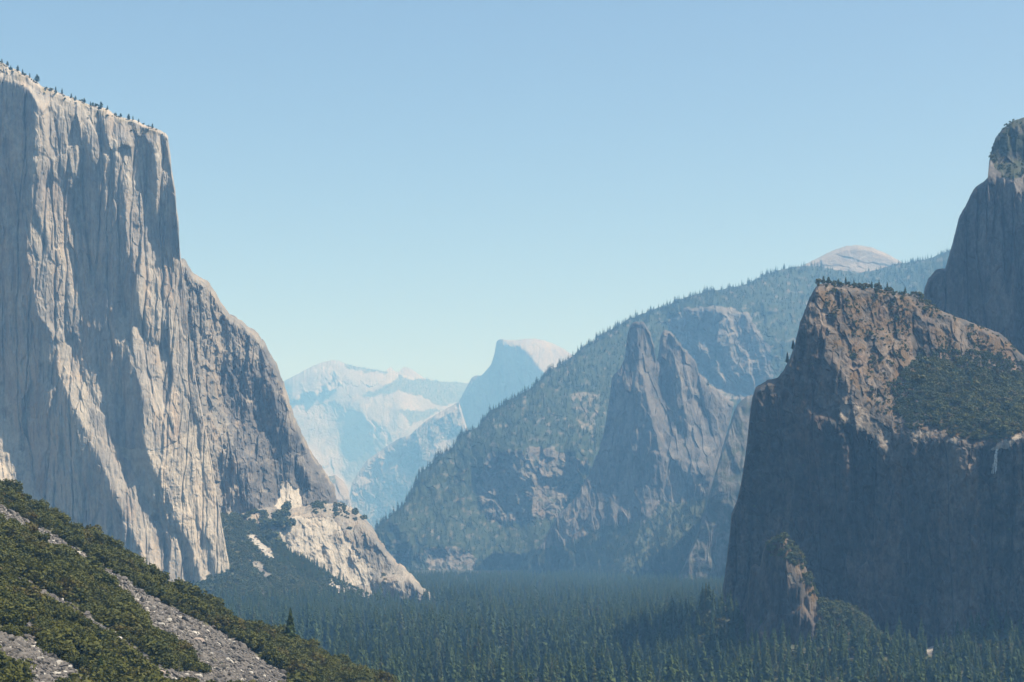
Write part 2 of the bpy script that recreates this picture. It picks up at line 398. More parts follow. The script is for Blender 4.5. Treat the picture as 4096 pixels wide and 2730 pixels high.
H = Massif('half_dome_peak', [(1760,1790,1700,2150),(1800,1700,1760,2150),(1835,1608,1800,2150),(1874,1535,1840,2150),(1886,1512,1850,2150),(1900,1503,1870,2150),(1925,1503,1900,2150),(1941,1487,1910,2150),(1963,1461,1930,2150),(1976,1423,1945,2150),(1982,1392,1955,2150),(1986,1368,1960,2150),(1995,1359,1970,2150),
    (2010,1357,1990,2150),(2024,1361,2010,2150),(2066,1362,2060,2150),(2099,1356,2090,2150),(2140,1355,2140,2150),(2182,1364,2190,2150),(2223,1380,2230,2150),(2257,1398,2260,2150),(2290,1420,2300,2150),(2350,1465,2360,2150),(2450,1560,2460,2150)],
    [(1760,1790,12900),(1900,1503,13150),(1995,1359,13000),(2099,1356,13300),(2182,1364,13550),(2290,1420,13650),(2450,1560,13700),(2174,1489,13080),(2066,1381,13030),(2000,1600,12950),(2200,1700,12800),(1760,2150,12200),(2300,2150,12200)],
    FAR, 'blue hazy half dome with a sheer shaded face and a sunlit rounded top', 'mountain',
    faces=[([(1740,1800),(1830,1600),(1880,1500),(1960,1455),(1980,1350),(2010,1368),(2066,1378),(2107,1404),(2140,1446),(2174,1489),(2230,1560),(2330,1700),(2300,2000),(1700,2100)], -.85,.02),
           ([(2000,1352),(2140,1345),(2290,1410),(2340,1470),(2300,1560),(2230,1560),(2174,1489),(2140,1446),(2107,1404),(2066,1378)], .75,1.0),
           ([(1835,1600),(1840,1640),(1760,1700),(1700,1740),(1690,1720)], .8,.8)],
    detail=[('ridge',22,90,900,5),('fbm',25,250,250,8),('facet',9,70,160,12)], far=1.4, step=3., rag=(3,60), rnd=(60,30), soft=1.5, lam=1200., back=(100,400,1000))

A2 = Massif('mountain_shoulder', [(1370,2110,1370,2200),(1395,2004,1400,2200),(1408,1933,1420,2200),(1440,1880,1450,2200),(1472,1838,1490,2200),(1535,1795,1540,2200),(1593,1755,1600,2200),(1638,1742,1640,2200),(1702,1685,1710,2200),(1765,1646,1780,2200),(1835,1608,1850,2200),(1846,1640,1862,2200),(1870,1720,1885,2200),(1910,1830,1920,2200),(1960,1950,1965,2200)],
    [(1370,2110,11000),(1472,1838,12000),(1638,1742,12400),(1835,1608,12700),(2100,1800,12600),(1600,1950,11400),(1800,1850,11700),(1500,2200,10500),(2000,2200,10600)],
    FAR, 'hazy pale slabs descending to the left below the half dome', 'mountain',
    faces=[([(1700,1690),(1835,1600),(1900,1540),(2150,1600),(2150,2250),(1400,2250),(1500,2050),(1600,1960),(1700,1850)], -.5,.15),([(1600,1752),(1640,1735),(1700,1680),(1840,1605),(1830,1660),(1760,1700),(1720,1720),(1690,1790),(1640,1770)], .55,.9),
           ([(1395,2000),(1430,1900),(1500,1820),(1598,1752),(1590,1790),(1540,1850),(1480,1920),(1440,1980),(1405,2060)], .6,.6),
           ([(1600,1790),(1640,1765),(1690,1790),(1700,1850),(1640,1950),(1560,2000),(1500,2050),(1530,1950)], -.8,.1),
           ([(1730,1750),(1760,1730),(1800,1780),(1790,1810),(1730,1800)], .9,.5),
           ([(1595,1870),(1640,1890),(1690,1890),(1660,1915),(1620,1910)], .6,1.2)],
    masks=[(0,[(1680,1700),(1780,1660),(1840,1650),(1830,1750),(1760,1760),(1720,1800),(1650,1900),(1600,1860),(1620,1800)],1.,-.25,.15),(0,[(1400,2010),(1500,1900),(1700,1900),(1800,1900),(1800,2200),(1380,2200)],.9,-.2,.2)],
    detail=[('facet',45,350,300,3),('ridge',40,260,500,5),('fbm',22,120,120,8),('facet',10,70,60,12)], far=1.35, step=3.5, rag=(7,80), rnd=(10,14), lam=800., back=(60,300,900))

A3 = Massif('rounded_outcrop', [(1270,1935,1270,2120),(1312,1906,1310,2120),(1344,1902,1344,2120),(1376,1927,1380,2120),(1395,1965,1400,2120),(1404,2020,1410,2120),(1412,2090,1420,2120)],
    [(1270,1935,8800),(1344,1902,8950),(1376,1927,9000),(1412,2090,9000),(1300,2120,8500),(1400,2120,8700),(1350,2000,8750)], FAR, 'small rounded granite shoulder just behind the edge of the big cliff', 'rock',
    faces=[([(1340,1900),(1380,1925),(1410,2090),(1370,2080),(1350,1980)], .9,.5)], masks=[(0,[(1270,1890),(1345,1895),(1345,1930),(1300,1960)],.9,-.3,.1)],
    detail=[('facet',18,90,120,3),('ridge',14,60,200,5)], far=1.2, step=3.5, rag=(5,50), rnd=(40,30))

SD = Massif('granite_dome', [(3080,1110,3080,1180),(3210,1063,3200,1180),(3274,1031,3260,1180),(3310,1012,3300,1180),(3344,998,3340,1180),(3383,985,3380,1180),(3434,981,3430,1180),(3485,990,3490,1180),(3542,1013,3550,1180),(3593,1041,3600,1180),(3650,1080,3660,1180)],
    [(3080,1110,9200),(3344,998,9300),(3434,981,9400),(3593,1041,9400),(3650,1080,9300),(3400,1080,9000),(3300,1180,8800),(3600,1180,8800)], FAR, 'bald grey granite dome showing above the forested ridge', 'mountain',
    faces=[([(3200,1075),(3360,985),(3440,978),(3600,1045),(3650,1100),(3200,1120)], .25,.5)],
    detail=[('fbm',14,200,100,8),('facet',10,130,60,12)], far=1.12, step=3., rag=(3,40), rnd=(40,20))

# ================================================================== the forested ridge on the right and its spires
D1 = Massif('forested_ridge', [(1440,2250,1440,2370),(1470,2170,1480,2370),(1504,2112,1530,2370),(1542,2080,1570,2370),(1612,2023,1640,2370),(1650,1965,1690,2370),(1676,1901,1720,2370),(1721,1863,1770,2370),(1752,1825,1800,2370),(1803,1799,1850,2370),(1842,1742,1900,2370),(1918,1704,1970,2370),(1957,1646,2010,2370),
    (2020,1614,2070,2370),(2084,1576,2130,2370),(2132,1547,2180,2370),(2190,1489,2240,2370),(2257,1448,2300,2370),(2315,1406,2360,2370),(2381,1357,2420,2370),(2447,1319,2480,2370),(2514,1278,2540,2370),(2597,1245,2620,2370),(2663,1224,2690,2370),(2729,1195,2750,2370),(2812,1170,2830,2370),(2895,1155,2910,2370),
    (2978,1141,2990,2370),(3064,1098,3070,2370),(3128,1078,3130,2370),(3191,1066,3200,2370),(3255,1062,3260,2370),(3351,1082,3360,2370),(3446,1090,3450,2370),(3510,1078,3510,2370),(3574,1060,3580,2370),(3638,1049,3640,2370),(3701,1040,3710,2370),(3765,1017,3770,2370),(3830,990,3830,2370),(3950,960,3950,2370)],
    [(1440,2250,5250),(1504,2112,5400),(1650,1965,5600),(1842,1742,5900),(2020,1614,6100),(2315,1406,6500),(2597,1245,6900),(3000,1127,7400),(3446,1090,7800),(3950,960,7900),(2100,1850,5720),(2300,1700,5980),(2700,1500,6450),(2800,1800,6150),(1750,2050,5430),
     (1440,2370,4800),(1800,2370,4850),(2200,2370,4950),(2600,2370,5150),(3200,2370,5300)],
    RIDGE, 'long forested ridge climbing to the right behind the stone spires', 'mountain',
    faces=[([(1950,1810),(2030,1790),(2120,1840),(2100,1930),(2130,2080),(2060,2120),(1960,2080),(1900,1980)], -.25,.15),
           ([(2060,1800),(2200,1800),(2280,1830),(2330,1850),(2290,1960),(2240,2070),(2130,2060),(2090,1960)], .5,.3),
           ([(2260,1830),(2330,1800),(2360,1880),(2300,1960),(2270,1960)], -.3,.1),
           ([(2680,1290),(2740,1235),(2790,1250),(2800,1350),(2790,1480),(2720,1350)], -.7,.05),
           ([(2775,1240),(2800,1290),(2810,1350),(2800,1340),(2780,1290)], .9,.3),
           ([(2805,1240),(2890,1235),(2900,1300),(2960,1420),(2990,1560),(2900,1560),(2820,1480),(2800,1340)], -.65,.03),
           ([(2885,1240),(2915,1300),(2950,1400),(2990,1530),(2965,1480),(2910,1350),(2880,1280)], .9,.3),
           ([(2930,1240),(2990,1260),(3050,1400),(3080,1560),(3010,1600),(2960,1420)], -.6,.05),
           ([(3010,1200),(3080,1220),(3090,1300),(3040,1290)], .7,.6),([(3060,1330),(3130,1330),(3140,1500),(3060,1480)], .6,.5),
           ([(1480,2180),(1600,2060),(1640,2200),(1660,2320),(1480,2340)], -.4,.25),
           ([(1700,2200),(1830,2200),(1900,2230),(1880,2300),(1720,2290)], .4,.25),
           ([(1480,2300),(1700,2250),(2400,2200),(2800,2200),(2900,2400),(1480,2400)], .1,1.2)],
    masks=[(0,None,1.,-.55,-.12),
           (0,[(2050,1800),(2200,1790),(2340,1850),(2290,1960),(2240,2070),(2130,2080),(1960,2090),(1900,1960),(1950,1810)],.85,.05,.3),
           (0,[(2670,1290),(2740,1230),(2890,1230),(2990,1250),(3080,1400),(3100,1600),(2900,1600),(2790,1500)],.7,.1,.35),
           (0,[(2290,1560),(2400,1580),(2390,1720),(2320,1730),(2300,1640)],1.,-.3,.15),
           (0,[(1690,2200),(1840,2190),(1910,2230),(1880,2300),(1730,2290)],.8,.0,.25)],
    detail=[('facet',50,260,300,3),('ridge',45,220,420,5),('fbm',30,120,160,8),('facet',18,55,80,12),('facet',9,24,34,19),('fbm',6,18,22,14)], far=1.1, step=3.5, rag=(6,60), rnd=(40,30), soft=4, lam=900., back=(30,80,200,500,1000))

D2 = Massif('rock_spires', [(1990,2345,2080,2370),(2099,2261,2150,2370),(2174,2161,2200,2370),(2232,2062,2250,2370),(2298,1995,2300,2370),(2352,1904,2340,2370),(2398,1796,2370,2370),(2414,1730,2390,2370),(2432,1640,2400,2370),(2447,1514,2410,2370),(2481,1470,2420,2370),(2500,1431,2430,2370),(2508,1348,2440,2370),(2522,1300,2450,2370),(2535,1287,2460,2370),
    (2555,1286,2470,2370),(2580,1294,2480,2370),(2597,1322,2490,2370),(2613,1375,2500,2370),(2626,1440,2510,2370),(2632,1420,2520,2370),(2642,1350,2540,2370),(2655,1322,2550,2370),(2676,1328,2570,2370),(2700,1345,2590,2370),(2729,1385,2610,2370),(2760,1420,2630,2370),(2782,1450,2650,2370),(2796,1492,2670,2370),(2837,1533,2690,2370),(2887,1574,2710,2370),(2932,1614,2730,2370),
    (2928,1650,2740,2370),(2905,1710,2750,2370),(2880,1780,2760,2370),(2846,1865,2770,2370),(2832,2003,2780,2370),(2790,2150,2785,2370),(2740,2345,2790,2370)],
    [(1990,2345,4550),(2298,1995,4950),(2439,1640,5130),(2539,1286,5210),(2613,1375,5270),(2655,1322,5330),(2796,1492,5380),(2932,1614,5410),(2880,1780,5270),(2830,2003,5100),(2560,1500,5110),(2620,1800,4950),(2650,2000,4850),(2100,2370,4430),(2400,2370,4370),(2790,2370,4400),(2650,2200,4600),(2500,2000,4850)],
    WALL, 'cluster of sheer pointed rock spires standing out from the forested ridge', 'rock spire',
    faces=[([(1990,2340),(2298,1990),(2400,1790),(2440,1600),(2500,1400),(2540,1280),(2553,1300),(2556,1440),(2580,1560),(2610,1690),(2640,1800),(2600,1800),(2600,2000),(2560,2080),(2450,2130),(2350,2240),(2200,2345)], -.95,.08),
           ([(2553,1290),(2590,1296),(2620,1400),(2632,1500),(2650,1600),(2680,1700),(2660,1790),(2640,1760),(2610,1640),(2590,1520),(2575,1400)], .95,.35),
           ([(2636,1360),(2656,1322),(2690,1350),(2720,1450),(2735,1560),(2740,1700),(2690,1720),(2660,1620),(2640,1500)], -.8,.1),
           ([(2690,1340),(2760,1420),(2790,1490),(2860,1560),(2930,1620),(2920,1660),(2880,1770),(2800,1790),(2760,1700),(2740,1560),(2720,1440)], .75,.35),
           ([(2650,1720),(2740,1700),(2730,1800),(2690,1830)], .5,.3),
           ([(2620,1790),(2690,1765),(2780,1755),(2880,1750),(2850,1860),(2700,1830),(2640,1810)], .4,.9),
           ([(2600,1820),(2700,1830),(2800,1870),(2840,1870),(2825,1990),(2700,2010),(2600,2000)], .05,.08),
           ([(2470,2330),(2560,2130),(2640,2020),(2830,2000),(2780,2200),(2740,2350)], .5,1.0)],
    masks=[(0,None,.5,.15,.4),(0,[(2440,2370),(2560,2110),(2650,2010),(2840,2000),(2800,2250),(2760,2370)],1.,-.6,-.2),(0,[(1990,2370),(2120,2200),(2260,2180),(2420,2100),(2560,2100),(2470,2370)],1.,-.6,-.2),
           (2,[(2670,2290),(2680,2240),(2730,2180),(2775,2148),(2770,2165),(2730,2220),(2700,2260)],1.,-.9,-.5)],
    detail=[('facet',22,120,260,3),('facet',13,48,120,5),('facet',9,20,48,12),('saw',9,40,160,71),('fbm',9,60,120,8),('fbm',6,15,26,15)], far=1.1, step=3., rag=(9,40), rnd=(18,12), soft=1.8, lam=700., back=(15,40,100,200))

D4 = Massif('shaded_spur', [(2690,2350,2690,2380),(2740,2250,2720,2380),(2790,2130,2770,2380),(2835,1985,2820,2380),(2885,1810,2870,2380),(2925,1680,2910,2380),(2948,1620,2940,2380),(2990,1582,2990,2380),(3020,1575,3020,2380),(3100,1540,3100,2380),(3250,1500,3250,2380)],
    [(2690,2350,4020),(2835,1985,4420),(2948,1620,4720),(3100,1540,4820),(3250,1500,4820),(2900,2380,4020),(3200,2380,4020),(3050,1900,4320)],
    WALL, 'steep shaded hillside in blue haze beside the dark front buttress', 'hill',
    faces=[([(2680,2360),(2790,2120),(2890,1790),(2950,1610),(3060,1560),(3060,2380)], -.55,.1),([(2955,1600),(3000,1575),(3030,1610),(2990,1620)], .8,.8),([(2950,1850),(2975,1800),(2990,1860),(2940,1960)], .9,.2)],
    masks=[(0,None,.8,-.2,.2)], detail=[('facet',25,140,220,3),('ridge',24,90,300,5),('fbm',12,50,60,8)], far=1.1, step=4., rag=(6,40), rnd=(40,30), lam=700., back=(20,60,200))

# ================================================================== high wall on the far right
E = Massif('high_rock_tower', [(3680,1290,3690,1700),(3692,1191,3700,1700),(3701,1140,3715,1700),(3714,1108,3735,1700),(3740,1082,3755,1700),(3781,1074,3785,1700),(3797,1025,3800,1700),(3819,936,3815,1700),(3835,872,3830,1700),(3850,840,3840,1700),(3874,800,3850,1700),(3893,760,3865,1700),(3925,732,3880,1700),
    (3951,710,3895,1700),(3956,655,3905,1700),(3961,620,3915,1700),(3972,583,3930,1700),(3982,550,3945,1700),(4020,507,3975,1700),(4046,488,4010,1700),(4096,470,4080,1700),(4250,430,4250,1700),(4420,430,4420,1700),(5100,470,5100,1700)],
    [(3680,1290,2660),(3740,1082,2660),(3819,936,2640),(3951,710,2650),(4046,488,2760),(4250,430,2850),(4420,430,2900),(3900,1100,2600),(4096,1000,2540),(4096,1500,2500),(3700,1700,2560),(4300,1000,2500),(4420,1700,2450),(5100,470,2900),(5100,1700,2450)],
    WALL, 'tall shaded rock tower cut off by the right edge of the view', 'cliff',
    faces=[([(3690,1300),(3790,1060),(3860,800),(3955,700),(4030,700),(4110,760),(4430,900),(4430,1750),(3680,1750),(3690,1300)], -.5,.0),
           ([(3970,590),(4046,488),(4430,420),(4430,620),(4096,640),(4030,650),(3975,680)], -.3,.05),
           ([(3700,1110),(3780,1072),(3770,1100),(3720,1140)], .7,.6),
           ([(4060,700),(4096,700),(4110,840),(4085,830)], .8,.3)],
    masks=[(0,None,.4,.2,.5),(0,[(3960,640),(3975,560),(4040,480),(4430,380),(4430,700),(4096,700),(4020,720)],1.,-.5,0)],
    detail=[('facet',16,70,170,3),('saw',8,44,200,71),('crack',5,26,300,91),('fbm',8,30,50,8),('facet',6,14,30,12),('fbm',3,8,14,15)], step=3.2, rag=(4,20), rnd=(40,30), soft=3, lam=900., back=(8,25,80,250,600))

# ================================================================== the dark front buttress, its hanging valley and falls
Fm = Massif('front_buttress', [(2872,2500,2930,2680),(2884,2423,2935,2680),(2899,2286,2940,2680),(2918,2148,2945,2680),(2927,2054,2950,2680),(2949,1999,2955,2680),(2965,1928,2970,2680),(2970,1898,2985,2680),(2988,1772,3000,2680),(3002,1631,3020,2680),(3010,1590,3030,2680),(3023,1554,3045,2680),(3061,1523,3075,2680),(3110,1512,3115,2680),(3131,1484,3145,2680),
    (3160,1435,3165,2680),(3181,1372,3190,2680),(3202,1281,3210,2680),(3230,1217,3235,2680),(3251,1168,3260,2680),(3272,1142,3285,2680),(3321,1133,3330,2680),(3391,1140,3395,2680),(3461,1151,3465,2680),(3531,1163,3535,2680),(3601,1170,3605,2680),(3665,1179,3670,2680),(3707,1210,3710,2680),(3777,1246,3780,2680),(3882,1288,3885,2680),(3952,1317,3955,2680),(3994,1333,3997,2680),(4036,1370,4040,2680),(4096,1421,4100,2680),(4380,1580,4380,2680),(5100,1800,5100,2680)],
    [(3265,1168,2090),(3272,1142,2110),(3461,1151,2170),(3665,1179,2260),(3882,1288,2340),(4096,1421,2400),(4380,1580,2400),(3314,1421,2000),(3412,1554,1965),(3377,1687,1930),(3461,1730,1930),(3566,1856,1915),(3700,1737,1950),(3840,1768,1960),(3980,1793,1990),(4096,1754,2010),(4380,1760,2000),
     (3700,1450,2110),(3950,1550,2160),(3600,1600,2010),(4096,1650,2080),(2988,1772,2050),(2925,2052,2010),(2884,2423,1990),(3110,1512,2080),(3202,1281,2120),(3200,1800,1960),(3250,2100,1920),(3100,2450,1930),(3400,2500,1905),(3700,2540,1925),(4000,2480,1975),(4380,2450,1960),(2870,2680,1980),(3400,2680,1890),(4380,2680,1940),(5100,1800,2050),(5100,2680,1900)],
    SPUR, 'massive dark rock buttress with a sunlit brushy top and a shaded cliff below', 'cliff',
    faces=[([(2850,2700),(2900,2250),(2985,1760),(3020,1550),(3110,1510),(3160,1420),(3200,1270),(3262,1150),(3275,1250),(3290,1360),(3314,1421),(3377,1491),(3412,1554),(3391,1596),(3356,1631),(3377,1687),(3461,1730),(3517,1793),(3566,1856),(3575,1800),(3630,1740),(3658,1785),(3700,1752),(3777,1754),(3840,1778),(3917,1790),(3940,2000),(3920,2400),(3900,2700)], -.62,.0),
           ([(3917,1790),(3985,1800),(4075,1764),(4400,1770),(4400,2700),(3900,2700),(3920,2300)], -.9,.0),
           ([(3860,1790),(3925,1790),(3960,2100),(3950,2500),(3900,2500),(3890,2000)], -.1,.0),
           ([(4050,1780),(4110,1760),(4400,1780),(4400,2500),(4090,2500),(4070,2000)], -.35,.0),
           ([(3265,1160),(3470,1150),(3680,1180),(3640,1400),(3560,1560),(3480,1600),(3400,1540),(3314,1421),(3285,1340)], .45,.75),
           ([(3680,1180),(4100,1420),(4100,1560),(3900,1500),(3700,1420)], .5,1.0),
           ([(3350,1625),(3400,1600),(3480,1650),(3560,1740),(3575,1850),(3517,1793),(3461,1730),(3377,1690)], .35,.5),
           ([(3480,1720),(3570,1780),(3585,1800),(3570,1870),(3555,1860),(3510,1780)], .55,.35),
           ([(3580,1786),(3600,1740),(3625,1740),(3600,1860),(3580,1900)], -1.0,0),
           ([(3640,1760),(3668,1790),(3700,1860),(3708,2000),(3700,2000),(3680,1880),(3660,1820)], 1.2,.25),
           ([(3640,1715),(3700,1730),(3800,1745),(3860,1772),(3780,1765),(3700,1755),(3660,1775)], .5,.8),
           ([(3960,1790),(4000,1770),(4070,1750),(4080,1758),(4000,1797)], .4,1.2),
           ([(3050,1530),(3120,1512),(3100,1560),(3040,1620)], .5,.6),
           ([(3560,1240),(3640,1250),(3640,1330),(3590,1310)], -.5,.1),([(3650,1280),(3700,1280),(3720,1420),(3680,1440)], -.6,.1)],
    masks=[(0,None,.35,.2,.5),
           (0,[(3240,1180),(3480,1140),(3700,1190),(4110,1410),(4110,1560),(3900,1480),(3700,1460),(3640,1560),(3700,1720),(3600,1730),(3480,1620),(3340,1440)],1.,-.15,.2),
           (0,[(3640,1480),(3760,1440),(3880,1460),(4000,1500),(4400,1560),(4400,1740),(4080,1735),(3990,1770),(3900,1770),(3800,1740),(3720,1700),(3680,1580)],1.,-2.,-1.),
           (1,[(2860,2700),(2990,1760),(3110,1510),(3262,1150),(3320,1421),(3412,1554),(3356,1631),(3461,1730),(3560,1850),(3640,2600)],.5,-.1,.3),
           (1,[(3917,1795),(4090,1770),(4090,2600),(3900,2600)],.8,-.3,.2),  # the alcove's deeper shade is put into the colour
           (2,[(3345,1630),(3400,1600),(3480,1650),(3560,1740),(3580,1850),(3517,1793),(3461,1730),(3377,1690)],.7,-.4,.1),
           (2,[(3620,1725),(3700,1720),(3800,1735),(3860,1768),(3780,1770),(3700,1765),(3650,1775)],.8,-.4,.1),(2,[(3960,1795),(4000,1768),(4075,1745),(4085,1756),(4000,1800)],.9,-.8,-.2)],
    detail=[('facet',10,50,110,3),('saw',5,36,120,71),('crack',3.5,24,200,91),('fbm',6,30,40,8),('facet',6,16,24,12),('facet',3.4,7,10,18),('fbm',3,7,10,15)], step=3., rag=(3.5,16), rnd=(25,24), soft=2.5, lam=900., back=(6,20,60,160,400))

G = Massif('rock_pinnacle', [(2985,2480,2985,2680),(2995,2330,3000,2680),(3005,2262,3010,2680),(3018,2250,3025,2680),(3040,2262,3040,2680),(3050,2215,3055,2680),(3064,2175,3070,2680),(3090,2158,3090,2680),(3130,2141,3130,2680),(3150,2160,3155,2680),(3172,2190,3180,2680),(3197,2214,3200,2680),(3219,2258,3220,2680),(3240,2310,3240,2680),(3252,2340,3255,2680),(3263,2368,3265,2680),(3285,2407,3290,2680),(3330,2420,3330,2680),(3380,2430,3380,2680),(3420,2445,3420,2680),(3470,2490,3470,2680),(3521,2550,3520,2680)],
    [(2985,2480,1900),(3018,2250,1905),(3130,2141,1905),(3219,2258,1905),(3285,2407,1890),(3420,2445,1870),(3521,2550,1850),(3130,2400,1865),(2985,2680,1850),(3300,2680,1820),(3521,2680,1810),(3200,2350,1870)],
    SPUR, 'small brush topped rock pinnacle at the foot of the dark buttress', 'rock',
    faces=[([(2980,2480),(3018,2250),(3070,2175),(3110,2160),(3140,2240),(3160,2330),(3200,2420),(3200,2600),(2980,2600)], -.4,.05),([(3120,2140),(3200,2215),(3290,2410),(3230,2400),(3160,2280)], .9,.7),([(3290,2405),(3420,2440),(3520,2550),(3500,2600),(3280,2600)], .3,1.)],
    masks=[(0,None,.3,.2,.5),(0,[(3050,2180),(3130,2135),(3200,2210),(3295,2410),(3250,2410),(3170,2260),(3100,2220)],1.,-.4,0),(0,[(3270,2400),(3430,2440),(3530,2560),(3530,2700),(3260,2700)],1.,-2,-1),(2,[(3145,2290),(3170,2290),(3185,2340),(3160,2330)],1.,-.9,-.5)],
    detail=[('facet',6,22,50,3),('ridge',6,14,80,5),('fbm',3,10,14,8)], step=3., rag=(3,12), rnd=(12,16), soft=2.5, lam=600., back=(5,15,40,90))

M = Massif('valley_slope', [(2600,2560,2560,2760),(2700,2490,2660,2760),(2780,2452,2760,2760),(2840,2425,2830,2760),(2890,2440,2890,2760),(3000,2500,3000,2760),(3200,2500,3200,2760),(3400,2520,3400,2760),(3560,2570,3560,2760),(3700,2590,3700,2760),(3800,2570,3800,2760),(3900,2540,3900,2760),(4096,2480,4096,2760),(4380,2400,4380,2760),(5100,2400,5100,2760)],
    [(2600,2560,2250),(2780,2452,2060),(2840,2425,2030),(3000,2500,1960),(3400,2520,1880),(3700,2590,1900),(4096,2480,1960),(4380,2400,1960),(2600,2760,1880),(3000,2760,1740),(3500,2760,1700),(4096,2760,1720),(5100,2400,1950),(5100,2760,1700)],
    TALUS, 'wooded rubble slope along the foot of the dark buttress', 'hill', masks=[(0,None,1.,-.6,-.2),(0,[(3660,2560),(3780,2560),(3790,2610),(3690,2620)],1.,.2,.5),(2,[(3660,2570),(3770,2565),(3770,2600),(3700,2605)],.7,-.6,0)],
    detail=[('fbm',7,40,30,8),('facet',2,10,8,12)], step=5., rag=(3,14), rnd=(5,16), back=(10,40,100))

